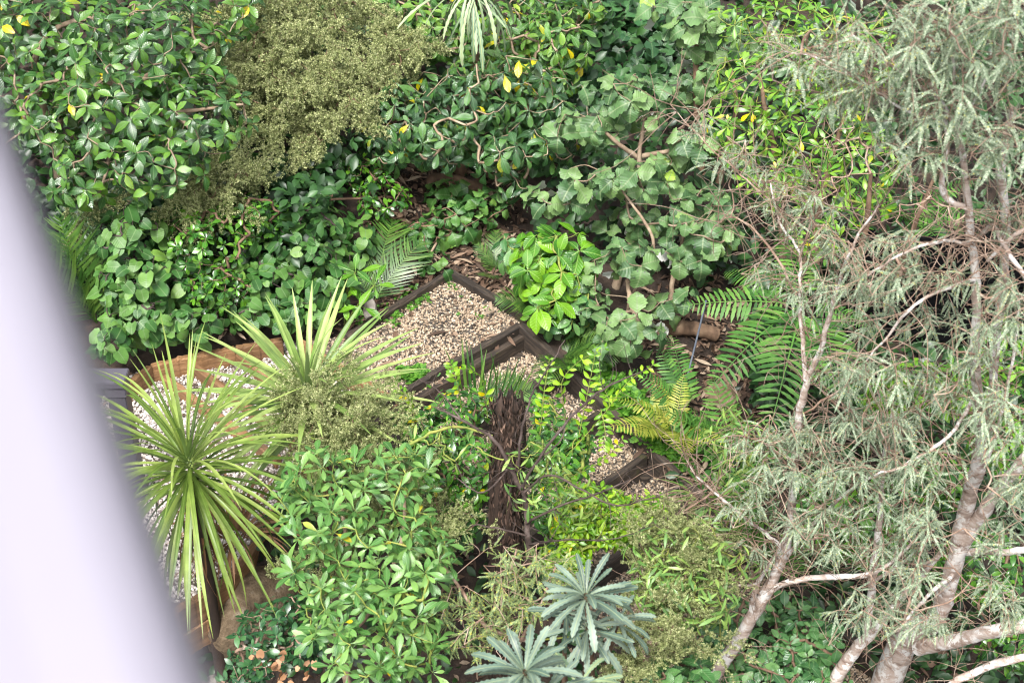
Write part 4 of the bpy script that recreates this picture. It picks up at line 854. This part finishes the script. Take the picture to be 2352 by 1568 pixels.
# ---- bare dead shrub in front of the stump
p = Plant('dead_shrub', 'bare dead shrub with dark crooked branches crossing the stump', 'shrub', root(1215, 1330, 8.6))
dl = [[(1215, 1330, 8.2, 9), (1215, 1240, 8.1, 9), (1205, 1140, 8.05, 8), (1180, 1090, 8.0, 7), (1135, 1010, 7.95, 5), (1060, 965, 7.9, 4), (1000, 935, 7.9, 2.5)],
      [(1200, 1120, 8.0, 5), (1240, 1050, 7.9, 4.5), (1330, 940, 7.85, 4), (1400, 885, 7.9, 3), (1490, 845, 7.9, 1.8)], [(1190, 1085, 8., 4), (1200, 980, 7.9, 3.5), (1225, 900, 7.9, 3), (1255, 850, 7.9, 2.5), (1297, 780, 7.9, 1.5)],
      [(1210, 1200, 8.05, 4), (1290, 1160, 7.9, 3), (1380, 1130, 7.9, 2.5), (1450, 1100, 7.9, 1.5)], [(1205, 1130, 8., 4), (1260, 1090, 7.9, 3), (1330, 1120, 7.8, 3), (1420, 1160, 7.8, 2.5), (1560, 1120, 7.9, 1.5)],
      [(1210, 1230, 8., 3), (1130, 1210, 7.9, 2.5), (1080, 1205, 7.9, 1.5)], [(1170, 1075, 8., 3), (1110, 1130, 7.9, 2.2), (1050, 1100, 7.9, 1.4)], [(1240, 1050, 7.9, 2.5), (1290, 1010, 7.85, 2), (1300, 950, 7.9, 1.2)],
      [(1060, 965, 7.9, 2.5), (1010, 900, 7.9, 1.8), (960, 870, 7.9, 1)], [(1215, 1250, 8.1, 3), (1300, 1240, 7.9, 2.4), (1420, 1235, 7.9, 1.6), (1500, 1200, 7.9, 1)]]
for L in dl: p.limb([(u, v, d-.38, r*.85) for u, v, d, r in L], 'dead_twig', 'stem' if L[0][3] > 8 else 'branch', 5, .007, 6)
tw = []
for _ in range(110):
    a_ = p.nodes[rng.integers(len(p.nodes))]; d = rng.normal(size=3)*[1, .7, .8]; b_ = a_+unit(d)*rng.uniform(.05, .2); tw.append(tube(smooth_line([a_, (a_+b_)/2+rng.normal(size=3)*.012, b_], 3), np.linspace(.0022, .0011, 7), 4))
p.tubes('twig', tw, 'dead_twig', 'stuff')
# ---- opposite-leaved bushes round the stump
p = Plant('glossy_bush', 'dark green bush of small glossy leaves left of the stump', 'shrub', root(1010, 1150, 9.0))
t, a = crown([(1000, 1000, 8.6, 110, 80, .3), (1080, 1080, 8.5, 70, 90, .25), (960, 960, 8.7, 50, 40, .2), (1060, 935, 8.7, 80, 50, .2), (950, 1060, 8.5, 60, 60, .2), (1060, 1170, 8.5, 60, 60, .2), (1000, 1100, 8.5, 60, 50, .2)], 190, .075); mst(p, t, 'brown_bark', .002); whorl(p, t, a, 'small', 'small', (6, 8), (0, 45), (.045, .075), .5, .06, .15)
p = Plant('glossy_bush', 'fresh green bush of small glossy leaves right of the stump', 'shrub', root(1320, 1050, 9.0))
t, a = crown([(1280, 990, 8.6, 70, 50, .25), (1260, 1050, 8.5, 70, 70, .25), (1310, 1060, 8.5, 40, 50, .2), (1250, 940, 8.7, 40, 35, .2), (1270, 1160, 8.4, 60, 70, .2), (1330, 1020, 8.5, 35, 40, .15)], 210, .064); mst(p, t, 'green_stem', .002); whorl(p, t, a, 'small', 'small', (5, 7), (0, 45), (.045, .072), .5, .06, .15)
p = Plant('yellow_green_bush', 'bright yellow-green small-leaved bush below the lower gravel step', 'shrub', root(1370, 1230, 8.8))
t, a = crown([(1340, 1150, 8.2, 60, 50, .2), (1395, 1205, 8.1, 65, 55, .25), (1330, 1210, 8.1, 70, 60, .25), (1410, 1150, 8.2, 35, 30, .15), (1300, 1280, 8.0, 60, 40, .2), (1450, 1195, 8.15, 60, 45, .2), (1490, 1165, 8.2, 45, 28, .15)], 300, .05, .4, .7, .4); mst(p, t, 'green_stem', .0018); whorl(p, t, a, 'small', 'yel', (6, 8), (0, 45), (.032, .055), .6, .05, .1)
p = Plant('arching_creeper', 'arching creeper shoots with paired lime leaves rising around the stump top', 'climber', root(1250, 1060, 8.7))
for L, n in (([(1290, 1060, 8.3), (1380, 960, 8.1), (1440, 880, 8.0), (1500, 838, 8.0)], 14), ([(1330, 1000, 8.2), (1350, 900, 8.1), (1370, 800, 8.1)], 11), ([(1240, 1000, 8.3), (1250, 900, 8.2), (1262, 825, 8.2)], 10), ([(1300, 960, 8.3), (1290, 880, 8.2), (1330, 830, 8.2), (1390, 800, 8.2)], 10),
             ([(1120, 960, 8.4), (1110, 880, 8.3), (1080, 848, 8.2), (1030, 848, 8.2)], 11), ([(1060, 940, 8.4), (1050, 880, 8.3), (1035, 835, 8.3)], 9), ([(960, 990, 8.5), (940, 920, 8.4), (900, 880, 8.4)], 9), ([(1370, 1000, 8.2), (1400, 930, 8.1), (1375, 870, 8.1)], 9),
             ([(1380, 940, 8.1), (1390, 990, 8.05), (1385, 1030, 8.05)], 8), ([(1300, 1100, 8.2), (1380, 1060, 8.1), (1430, 1010, 8.1)], 9)):
    spray(p, [spot(*q) for q in L], 'small', 'yel', 'green_stem', (.042, .066), n, .0028)
# ---- narrow-leaved climbers
def narrow(label, E, n, rootp, size=(.05, .085), mat='narrow', twig='green_stem'):
    p = Plant('narrow_leaved_climber', label, 'climber', rootp, 'narrow-leaved climbers'); t, a = crown(E, n, .05, .2, .3, .2); mst(p, t, twig, .0014, .35, 4, 'stem', .25, None, .005)
    for q, ax in zip(t, a):
        k = 3; ph = rng.uniform(0, 6.28)+np.arange(k)*2.1; ref = unit(np.cross(ax, [.2, .3, .9])); b2 = np.cross(ax, ref)
        y = np.cos(ph)[:, None]*ref+np.sin(ph)[:, None]*b2+ax*.2+[0, 0, -.25]; p.add('narrow', mat, y, ax+rng.normal(size=(k, 3))*.4, rng.uniform(*size, k), q+y*.015)
    return p
narrow('narrow-leaved climber trailing over the stump and the bare branches', [(1230, 1060, 7.65, 80, 70, .15), (1270, 1130, 7.7, 110, 70, .2), (1060, 1020, 7.9, 80, 50, .2), (1330, 1150, 7.9, 80, 60, .2), (950, 1020, 8, 80, 40, .15)], 95, root(1230, 1300, 8.7))
narrow('narrow-leaved climber in a pale tangle at the left of the feathery tree', [(1700, 1010, 8.2, 90, 70, .25), (1680, 960, 8.3, 40, 40, .2), (1690, 1100, 8.1, 70, 70, .25), (1640, 1190, 8.1, 90, 50, .25), (1550, 1260, 7.6, 110, 60, .2), (1660, 1300, 7.8, 90, 60, .2), (1590, 1380, 7.45, 120, 60, .2), (1530, 1330, 7.5, 80, 70, .2)], 290, root(1660, 1250, 9.0), (.055, .095))
p = Plant('arching_cane', 'thin yellow-green cane arching from the five-finger shrub to the stump', 'climber', root(840, 1300, 8.8))
p.limb([(840, 1180, 7.9, 3), (870, 1080, 7.7, 4), (960, 1010, 7.7, 4), (1040, 980, 7.75, 3.5), (1130, 1000, 7.8, 2.5)], 'green_stem', 'stem', 6, .002, 6)
# ---- young feathery shrub at the bottom
p = Plant('young_feathery_shrub', 'young feathery shrub with short grey-green fronds in front of the stump base', 'shrub', root(1170, 1480, 8.6))
for L in ([(1170, 1500, 7.9, 5), (1150, 1400, 7.6, 4), (1170, 1320, 7.5, 3), (1185, 1260, 7.5, 2)], [(1190, 1480, 7.8, 5), (1240, 1390, 7.6, 3), (1280, 1290, 7.6, 2)], [(1210, 1470, 7.8, 5), (1120, 1440, 7.6, 5), (1050, 1340, 7.6, 4), (1010, 1290, 7.6, 3)]): p.limb(L, 'orange_twig', 'branch')
kowhai_foliage(p, [(1170, 1320, 7.5, 70, 60, .15), (1240, 1310, 7.5, 70, 50, .15), (1190, 1390, 7.4, 80, 40, .15), (1060, 1400, 7.6, 80, 40, .15), (1050, 1470, 7.5, 90, 40, .15), (1130, 1440, 7.5, 70, 40, .15), (1290, 1330, 7.6, 40, 40, .1)], 64, 'kow2', 'kow2', (.065, .10), (10, 15), droop=.12)
kowhai_foliage(p, [(1010, 1290, 7.6, 40, 40, .1), (960, 1430, 7.5, 60, 30, .1), (1110, 1260, 7.6, 40, 30, .1), (900, 1500, 7.4, 60, 40, .1)], 14, 'kow2', 'kow2', (.055, .085), (8, 12), droop=.12)
# ---- serrated glossy shrub bottom right
p = Plant('serrated_leaf_shrub', 'shrub with broad glossy serrated leaves along the bottom edge, right of centre', 'shrub', root(1750, 1600, 8.8))
t, a = crown([(1560, 1540, 7.5, 90, 40, .2), (1720, 1500, 8.7, 110, 70, .15), (1840, 1480, 8.7, 100, 80, .15), (1780, 1560, 8.55, 130, 50, .12), (1710, 1420, 8.8, 80, 50, .12), (1880, 1570, 8.6, 90, 50, .15), (1820, 1400, 8.9, 80, 40, .12), (1500, 1560, 7.3, 60, 30, .2), (1600, 1470, 8.6, 60, 40, .12)], 185, .085, .4, .8, .35); mst(p, t, 'brown_bark', .0025); whorl(p, t, a, 'puka', 'puka', (5, 7), (0, 35), (.058, .095), .6, .06, .1)
p = Plant('glossy_bush', 'dark bush of small polished leaves in the shade behind the pale trunks', 'shrub', root(1980, 1280, 9.4))
t, a = crown([(1960, 1190, 9.0, 110, 60, .3), (2060, 1150, 9.1, 80, 60, .3), (1900, 1130, 9.2, 80, 50, .25), (2010, 1260, 8.9, 90, 50, .25), (2330, 1480, 8.6, 90, 60, .3), (2150, 1100, 9.2, 90, 70, .3), (2250, 1300, 9.0, 110, 90, .3)], 200, .085); mst(p, t, 'brown_bark', .002); whorl(p, t, a, 'small', 'shiny', (6, 8), (0, 45), (.05, .085), .5, .06, .15)
p = Plant('glossy_bush', 'bush with a few white-flecked leaves behind the right-hand stems', 'shrub', root(2130, 960, 9.8))
t, a = crown([(2130, 870, 9.4, 110, 60, .3), (2050, 900, 9.5, 80, 60, .3), (2230, 900, 9.4, 90, 70, .3), (2310, 820, 9.5, 70, 90, .3), (2300, 1000, 9.2, 70, 90, .3)], 150, .085); mst(p, t, 'brown_bark', .002); whorl(p, t, a, 'small', 'bright', (5, 7), (0, 45), (.05, .08), .5, .06, .15)
# ---- flax and grass clumps
def clump(label, base, n, L, spread, mat='grass', key='blade', name='flax_clump'):
    p = Plant(name, label, 'flax', base, 'strap-leaved clumps'); ph = np.arange(n)*2.4; e = np.radians(rng.uniform(35, 80, n)); rad = np.stack([np.cos(ph), np.sin(ph), 0*ph], -1)
    p.add(key, mat, rad*np.cos(e)[:, None]+[0, 0, 1]*np.sin(e)[:, None], -rad*np.sin(e)[:, None]+[0, 0, 1]*np.cos(e)[:, None], L*rng.uniform(.6, 1.1, n), base+rad*spread); return p
clump('green strap-leaved clump in the shade beside the slender pale trunk', root(1860, 1400, 9.2), 34, .62, .04, key='cabb', mat='grass')
clump('strap-leaved clump behind the left pale trunk', root(1890, 1270, 9.5), 26, .6, .03, key='cabb', mat='grass')
clump('grassy clump between the five-finger shrub and the young feathery shrub', root(1080, 1500, 8.6), 46, .5, .05)
clump('fine grass tuft drooping over the boulder below the front cabbage tree', root(560, 1375, 8.9)+[0, 0, .35], 60, .42, .05, 'litter' if False else 'dry', 'blade', 'grass_tuft')
clump('dark green grass clump at the bottom edge below the five-finger shrub', root(700, 1560, 8.4), 40, .5, .06)
clump('grassy clump on the bank right of the steps', root(1640, 1040, 9.5), 40, .4, .05)

# ---- feathery trees on the right
A = Plant('feathery_tree', 'largest feathery tree with the thick pale mottled trunk in the bottom right corner', 'tree', root(2050, 1590, 9.1), 'feathery trees')
ta = [[(2010, 1620, 8.85, 36), (2085, 1461, 8.45, 35), (2150, 1420, 8.2, 30), (2189, 1309, 7.95, 28), (2213, 1191, 7.7, 27), (2243, 1073, 7.4, 24), (2253, 1002, 7.25, 20), (2240, 833, 6.95, 17), (2243, 681, 6.75, 15), (2230, 546, 6.6, 14), (2215, 380, 6.4, 11), (2195, 295, 6.3, 9), (2150, 220, 6.25, 8)],
      [(2110, 1490, 8.35, 24), (2200, 1468, 8.1, 23), (2300, 1445, 7.9, 22), (2420, 1425, 7.7, 20)],
      [(2190, 1290, 7.9, 22), (2260, 1170, 7.6, 22), (2330, 1080, 7.3, 20), (2420, 990, 7.1, 18)],
      [(2200, 1268, 7.9, 12), (2290, 1266, 7.7, 12), (2420, 1262, 7.5, 11)],
      [(2220, 480, 6.5, 9), (2165, 440, 6.45, 10), (2175, 330, 6.35, 8), (2165, 250, 6.3, 7), (2135, 190, 6.2, 5)],
      [(2230, 560, 6.6, 9), (2280, 520, 6.5, 8), (2310, 570, 6.45, 8), (2400, 700, 6.3, 8)],
      [(2243, 640, 6.7, 6), (2180, 660, 6.6, 6), (2100, 700, 6.6, 5), (2040, 770, 6.7, 4), (1990, 830, 6.8, 3)],
      [(2240, 560, 6.6, 6), (2150, 555, 6.5, 5), (2060, 590, 6.5, 4), (1980, 640, 6.6, 3)],
      [(2245, 900, 7.1, 7), (2180, 1000, 7.1, 6), (2090, 1060, 7.1, 5), (2010, 1090, 7.2, 3)],
      [(2190, 250, 6.25, 6), (2190, 130, 6.1, 5), (2180, 20, 6.0, 4)], [(2200, 300, 6.3, 6), (2240, 230, 6.2, 5), (2290, 130, 6.1, 4)], [(2165, 250, 6.3, 6), (2090, 260, 6.25, 5), (2010, 210, 6.2, 4), (1900, 140, 6.2, 3), (1800, 120, 6.25, 2)],
      [(2150, 220, 6.25, 5), (2060, 160, 6.2, 4), (1960, 80, 6.2, 3)], [(2400, 520, 6.3, 9), (2330, 540, 6.4, 7), (2270, 600, 6.55, 6)],
      [(2420, 1500, 7.9, 14), (2300, 1520, 8.0, 13), (2190, 1568, 8.1, 12), (2130, 1640, 8.3, 10)], [(2189, 1320, 7.9, 8), (2120, 1380, 7.5, 6), (2060, 1450, 7.3, 4)],
      [(2265, 1060, 7.3, 7), (2300, 950, 7., 6), (2330, 800, 6.8, 5), (2340, 690, 6.7, 4)], [(2330, 250, 6.4, 13), (2300, 360, 6.6, 14), (2310, 560, 6.9, 15), (2290, 760, 7.2, 15), (2270, 1000, 7.5, 16)]]
for L in ta: A.limb([(u, v, d, r*(.72 if r < 31 else .9)) for u, v, d, r in L], 'kowhai_bark', 'trunk' if L[0][3] > 30 else 'branch', 5, .006, 8 if L[0][3] < 12 else 12)
kowhai_foliage(A, [(2060, 110, 6.2, 210, 110, .4), (2250, 90, 6.0, 140, 130, .4), (2130, 240, 6.2, 170, 90, .35), (1880, 130, 6.3, 120, 60, .25), (2300, 320, 6.2, 90, 120, .35), (2110, 350, 6.35, 70, 60, .2), (1780, 80, 6.4, 70, 40, .15), (1960, 210, 6.3, 100, 60, .2), (2190, 20, 6.0, 160, 50, .3)], 130, size=(.10, .15), mind=.07)
kowhai_foliage(A, [(2090, 620, 6.6, 110, 50, .2), (1990, 640, 6.7, 70, 50, .2), (2240, 780, 6.6, 90, 80, .25), (2310, 690, 6.5, 70, 100, .25), (2010, 850, 6.8, 80, 60, .2), (2290, 950, 6.8, 90, 90, .25), (2100, 1060, 7.1, 110, 60, .2), (2120, 1180, 7.1, 60, 60, .2), (2300, 1230, 7.0, 60, 60, .2), (2090, 1320, 7.2, 80, 50, .2), (2060, 1430, 7.2, 60, 40, .15), (2270, 1340, 7.2, 50, 40, .2), (2320, 1100, 6.8, 70, 80, .2), (2320, 520, 6.5, 70, 80, .2), (2180, 900, 6.9, 60, 60, .2), (2150, 730, 6.9, 80, 50, .2), (2060, 560, 6.7, 80, 40, .2), (2190, 620, 6.6, 50, 50, .2)], 155, size=(.085, .13), mind=.07)
B = Plant('feathery_tree', 'feathery tree with a leaning mottled trunk forking in a Y, left of the thickest trunk', 'tree', root(1640, 1600, 8.9), 'feathery trees')
tb = [[(1600, 1620, 8.5, 22), (1655, 1530, 8.35, 21), (1725, 1420, 8.1, 20), (1790, 1300, 7.95, 17), (1815, 1200, 7.8, 15), (1822, 1100, 7.65, 13), (1832, 980, 7.5, 12), (1852, 880, 7.35, 11), (1885, 800, 7.25, 9), (1915, 690, 7.1, 7), (1960, 560, 6.95, 5), (2020, 470, 6.9, 3)],
      [(1850, 880, 7.35, 8), (1842, 780, 7.25, 7), (1838, 650, 7.15, 6), (1836, 580, 7.1, 5), (1790, 510, 7.05, 4), (1770, 420, 7.0, 2.5)], [(1836, 600, 7.1, 4), (1870, 480, 7.0, 3), (1880, 380, 7.0, 2)],
      [(1725, 1420, 8.1, 10), (1740, 1340, 8.0, 8), (1800, 1250, 7.9, 6)], [(1745, 1375, 8.05, 9), (1800, 1340, 7.9, 9), (1880, 1325, 7.8, 9), (1980, 1322, 7.7, 8), (2050, 1290, 7.6, 6), (2110, 1230, 7.5, 4)],
      [(1800, 1260, 7.9, 7), (1760, 1225, 7.9, 6), (1700, 1180, 7.9, 5), (1640, 1130, 7.9, 4), (1590, 1080, 7.9, 2.5), (1570, 1040, 7.9, 1.5)], [(1790, 1300, 7.95, 6), (1880, 1190, 7.7, 6), (1990, 1100, 7.6, 5), (2070, 1080, 7.5, 4)],
      [(1740, 1340, 8, 5), (1660, 1350, 7.9, 4), (1560, 1390, 7.8, 3), (1470, 1430, 7.7, 1.6)], [(1780, 470, 7.05, 3), (1700, 400, 7., 2.5), (1620, 330, 7., 1.8), (1540, 240, 7., 1)], [(1838, 700, 7.2, 4), (1770, 570, 7.2, 4), (1690, 500, 7.2, 2.5), (1640, 520, 7.3, 1.5)],
      [(1822, 1080, 7.6, 4), (1760, 1020, 7.5, 3), (1700, 1000, 7.5, 2)], [(1834, 960, 7.5, 4), (1920, 900, 7.3, 3.5), (1990, 860, 7.2, 3)], [(1640, 1130, 7.9, 3), (1560, 1180, 7.9, 2), (1520, 1230, 7.9, 1.2)]]
for L in tb: B.limb([(u, v, d, r*.74) for u, v, d, r in L], 'kowhai_bark' if L[0][3] > 4.5 else 'orange_twig', 'trunk' if L[0][3] > 20 else 'branch', 5, .007, 10 if L[0][3] > 8 else 6)
kowhai_foliage(B, [(1840, 480, 7.0, 110, 60, .2), (1780, 400, 7.1, 90, 50, .2), (1690, 370, 7.1, 90, 50, .15), (1920, 560, 7.0, 100, 60, .2), (1590, 280, 7.1, 60, 35, .1), (1990, 720, 7.1, 110, 70, .25), (1880, 650, 7.1, 90, 60, .2), (1960, 850, 7.2, 110, 60, .2), (1760, 620, 7.2, 60, 50, .15)], 95, size=(.07, .11), k=(7, 11), mind=.06)
kowhai_foliage(B, [(1850, 1000, 7.4, 120, 50, .2), (1760, 1010, 7.5, 90, 40, .2), (1880, 1080, 7.4, 140, 50, .2), (1760, 1100, 7.6, 100, 50, .15), (1990, 960, 7.3, 110, 60, .2), (2000, 1090, 7.4, 100, 60, .2), (1920, 1180, 7.5, 100, 50, .15), (1700, 1170, 7.7, 50, 40, .1), (1830, 1190, 7.6, 70, 50, .15), (1740, 1260, 7.8, 40, 40, .1), (1950, 1260, 7.6, 90, 40, .15), (2070, 1180, 7.4, 80, 50, .2)], 135, size=(.08, .12), mind=.06)
C_ = Plant('feathery_tree', 'slender feathery tree with one thin upright pale stem between the two larger trunks', 'tree', root(1925, 1590, 8.95), 'feathery trees')
for L in ([(1890, 1620, 8.7, 22), (1940, 1525, 8.45, 21), (1985, 1470, 8.3, 18), (2030, 1420, 8.1, 14), (2110, 1330, 7.9, 11), (2160, 1270, 7.7, 8)], [(1990, 1460, 8.3, 9), (1998, 1390, 8.2, 12), (2008, 1290, 8.0, 12), (2022, 1160, 7.85, 9), (2030, 1060, 7.7, 7), (2050, 950, 7.6, 5)],
          [(2000, 1340, 8.1, 6), (2060, 1300, 8., 5), (2120, 1250, 7.9, 3)], [(2030, 1060, 7.7, 4), (1980, 1000, 7.6, 3), (1930, 960, 7.6, 2)]): C_.limb([(u, v, d, r*.74) for u, v, d, r in L], 'kowhai_bark', 'trunk' if L[0][3] > 20 else 'branch', 5, .006, 10)
kowhai_foliage(C_, [(2060, 960, 7.5, 100, 60, .2), (2110, 880, 7.4, 80, 60, .2), (2060, 1240, 7.6, 90, 50, .2), (1960, 1400, 7.8, 70, 40, .15), (2030, 1390, 7.6, 80, 50, .15), (2150, 1420, 7.5, 70, 40, .15), (2300, 1400, 7.2, 70, 50, .15)], 60, size=(.085, .125))
def bare(plant, n, mat, ln=(.12, .4), r=.0022, sel=None):
    """fine bare twigs that zigzag away from the limbs"""
    nd = np.array(plant.nodes); L = []
    for _ in range(n):
        p0 = nd[rng.integers(len(nd))]; d = unit(rng.normal(size=3)*[1, .6, .7]+[0, 0, .45]); l_ = rng.uniform(*ln); q = [p0]
        for s in range(4): d = unit(d+rng.normal(size=3)*.28+[0, 0, -.06*s]); q.append(q[-1]+d*l_/4)
        L.append(tube(smooth_line(q, 2), np.linspace(r, r*.45, 9), 4))
        for _k in range(2):
            i_ = rng.integers(1, 4); e_ = unit(d+rng.normal(size=3)*.8); L.append(tube(np.array([q[i_], q[i_]+e_*l_*.15+[0, 0, .01], q[i_]+e_*l_*.35]), [r*.6, r*.5, r*.35], 3))
    plant.tubes('bare_twig', L, mat, 'stuff')
bare(A, 330, 'orange_twig', (.15, .5), .0024); bare(B, 400, 'orange_twig', (.15, .5), .0026); bare(C_, 60, 'orange_twig')
D_ = Plant('twiggy_shrub', 'tangle of bare orange-brown twigs behind the feathery tree, upper right', 'shrub', root(1980, 620, 10.2))
t, a = crown([(1980, 400, 9.4, 150, 120, .4), (2080, 520, 9.2, 130, 90, .35), (1900, 330, 9.5, 100, 100, .3), (2150, 400, 9.3, 110, 110, .35), (1760, 480, 9.2, 110, 80, .3), (2250, 560, 9., 110, 100, .35)], 190, .09, .2, .6, .1)
D_.limb([(1960, 640, 10, 9), (1990, 520, 9.7, 7), (2000, 400, 9.5, 5)], 'brown_bark', 'branch'); D_.limb([(2060, 640, 9.9, 8), (2100, 520, 9.5, 6), (2150, 400, 9.4, 4)], 'brown_bark', 'branch')
mst(D_, t, 'orange_twig', .0013, .4, 4, 'twig', .08)

# ---- undergrowth that nobody could count
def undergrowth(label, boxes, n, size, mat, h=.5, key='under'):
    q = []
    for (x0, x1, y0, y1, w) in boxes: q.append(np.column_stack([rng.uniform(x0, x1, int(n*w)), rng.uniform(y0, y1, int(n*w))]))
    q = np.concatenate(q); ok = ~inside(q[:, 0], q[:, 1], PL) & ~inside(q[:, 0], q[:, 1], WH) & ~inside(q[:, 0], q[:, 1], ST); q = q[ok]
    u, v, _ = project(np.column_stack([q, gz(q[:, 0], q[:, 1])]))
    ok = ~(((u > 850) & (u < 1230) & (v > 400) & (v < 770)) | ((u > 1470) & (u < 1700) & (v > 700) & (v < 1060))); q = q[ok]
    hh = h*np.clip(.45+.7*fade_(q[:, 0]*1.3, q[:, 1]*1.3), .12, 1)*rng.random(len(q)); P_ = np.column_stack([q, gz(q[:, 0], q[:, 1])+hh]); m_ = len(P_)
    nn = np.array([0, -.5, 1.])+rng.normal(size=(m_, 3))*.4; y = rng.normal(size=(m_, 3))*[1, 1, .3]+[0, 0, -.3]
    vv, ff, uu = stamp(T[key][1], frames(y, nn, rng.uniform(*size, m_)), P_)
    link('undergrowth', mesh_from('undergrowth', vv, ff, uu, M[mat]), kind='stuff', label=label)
undergrowth('leafy undergrowth, coloured dark for deep shade, on the bank behind the shrubs', [(-5, 5.5, 9.2, 14.5, .75), (-4.5, -1.2, 8.6, 9.6, .15), (1.2, 5, 7.4, 9.6, .1)], 24000, (.07, .13), 'under', .9)
undergrowth('leafy undergrowth, coloured dark for deep shade, on the slope below the steps', [(-2, 4, 4.2, 6.9, .7), (.9, 4, 6, 8.6, .3)], 9000, (.05, .10), 'under', .35)

# ---- other structures
w0, w1 = onz(1960, 700, -.2), onz(2420, 690, -.2); e = thing('slat_wall', 'black horizontal slat wall half hidden behind the right-hand branches', 'wall', w0)
dirw = unit((w1-w0)*[1, 1, 0])
for k in range(6):
    z = -.45+k*.145; a_ = w0*[1, 1, 0]+dirw*-.1+[0, 0, z+.06]; board('slat', a_, a_+dirw*1.7, .125, .03, 'black', e, bev=.004)
for s in (0., .8, 1.55):
    a_ = w0+dirw*s; back = np.array([dirw[1]*-1, dirw[0], 0])*.05
    board('post', a_*[1, 1, 0]+back+[0, 0, .36], a_*[1, 1, 0]+back+dirw*.09+[0, 0, .36], 1.0, .05, 'black', e, bev=.004)
p0, p1 = root(1535, 960, 9.75), spot(1622, 690, 10.45); v, f = tube(smooth_line([p0, (p0+p1)/2+[.01, 0, .03], p1], 5), .0065, 8)
link('thin_pipe', mesh_from('thin_pipe', v-p0, f, mat=M['pipe']), loc=p0, label='thin blue-grey pipe sloping up the litter bank right of the steps', category='pipe')
a_, b_ = root(1520, 712, 10.55)+[0, 0, .06], root(1650, 690, 10.55)+[0, 0, .08]; v, f = tube(smooth_line([a_, (a_+b_)/2+[0, 0, .02], b_], 5)+rng.normal(size=(11, 3))*.004, .05, 10)
link('fallen_log', mesh_from('fallen_log', v-a_, f, mat=M['brown_bark']), loc=a_, label='short brown log lying behind the lobed leaves above the thin pipe', category='log')
for lab, r0_, r1_ in (('pale stick lying on the litter behind the landing', (975, 575, 10.85), (1035, 500, 11.2)), ('thin dead branch lying under the leaning trunks on the right', (1690, 1250, 9.3), (1790, 1215, 9.3))):
    a_, b_ = spot(*r0_), spot(*r1_)
    a_[2] = gz(a_[0], a_[1])+.03; b_[2] = gz(b_[0], b_[1])+.07
    v, f = tube(smooth_line([a_, (a_+b_)/2+[.01, 0, .02], b_], 4), .009, 6); link('stick', mesh_from('stick', v-a_, f, mat=M['pale_twig']), loc=a_, label=lab, category='stick')
# dark grey post with its rail end, at the left of the white gravel
pb = onz(318, 1150, -.16); tp = pb*1
for z in np.arange(0, 2.5, .01):
    if project(pb+[0, 0, z])[1] < 868: break
hh = z; e = thing('grey_post', 'dark grey square post with a rail end in the white gravel by the blurred rail', 'post', pb)
def box(name, lo, hi, mat, parent, bev=.004, rot=0.):
    bm = bmesh.new(); bmesh.ops.create_cube(bm, size=1)
    for v in bm.verts: v.co = [lo[i]+(v.co[i]+.5)*(hi[i]-lo[i]) for i in range(3)]
    bmesh.ops.bevel(bm, geom=list(bm.edges), offset=bev, segments=2, affect='EDGES')
    me = bpy.data.meshes.new(name); bm.to_mesh(me); bm.free(); me.materials.append(M[mat]); o = link(name, me, parent); o.rotation_euler[2] = rot; return o
box('post_shaft', (-.05, -.05, 0), (.05, .05, hh-.1), 'grey_metal', e); box('collar', (-.058, -.058, hh-.1), (.058, .058, hh-.03), 'grey_metal', e)
box('rail_cap', (-.5, -.07, hh-.03), (.06, .07, hh+.01), 'grey_metal', e); box('rail_end', (-.5, -.045, hh-.1), (-.06, .045, hh-.033), 'grey_metal', e)
# white painted rail close to the camera, far out of focus
ra, rb = spot(-165, -60, .98), spot(450, 1700, .66)
e = thing('white_rail', 'broad pale painted rail far out of focus along the left edge', 'rail', rb)
ax = unit(rb-ra); sd = unit(np.cross(ax, FW)); sd = sd if sd[0] > 0 else -sd; nf = unit(np.cross(ax, sd)); nf = nf if nf@FW < 0 else -nf
ax2 = (rb-ra)
prof = []
for k in range(9):
    t_ = k/8*math.pi/2; prof.append((-.03+.03*math.sin(t_), .0-.03+.03*math.cos(t_)))
prof = [(-.40, .13), (-.055, .004)]+prof+[(0, -.05), (-.04, -.07), (-.40, -.07)]
PR = np.array(prof); ring = lambda c: c+sd*PR[:, :1]*1.0+nf*PR[:, 1:]
st_ = [ring(ra-ax*.25+(rb+ax*.25-(ra-ax*.25))*s) for s in np.linspace(0, 1, 5)]
n_ = len(PR); v = np.concatenate(st_); i, j = np.meshgrid(np.arange(4), np.arange(n_), indexing='ij'); j2 = (j+1) % n_
f = np.stack([i*n_+j, i*n_+j2, (i+1)*n_+j2, (i+1)*n_+j], -1).reshape(-1, 4)
bm = bmesh.new(); bv = [bm.verts.new(x) for x in (v-rb)]
for q in f: bm.faces.new([bv[k] for k in q])
bm.faces.new(bv[:n_][::-1]); bm.faces.new(bv[-n_:]); bmesh.ops.recalc_face_normals(bm, faces=bm.faces[:])
me = bpy.data.meshes.new('rail_face'); bm.to_mesh(me); bm.free(); me.materials.append(M['white_paint']); link('rail_face', me, e)
flush()
print('OBJ', len(bpy.data.objects), 'TRIS', sum(len(m.polygons)*2 for m in bpy.data.meshes))
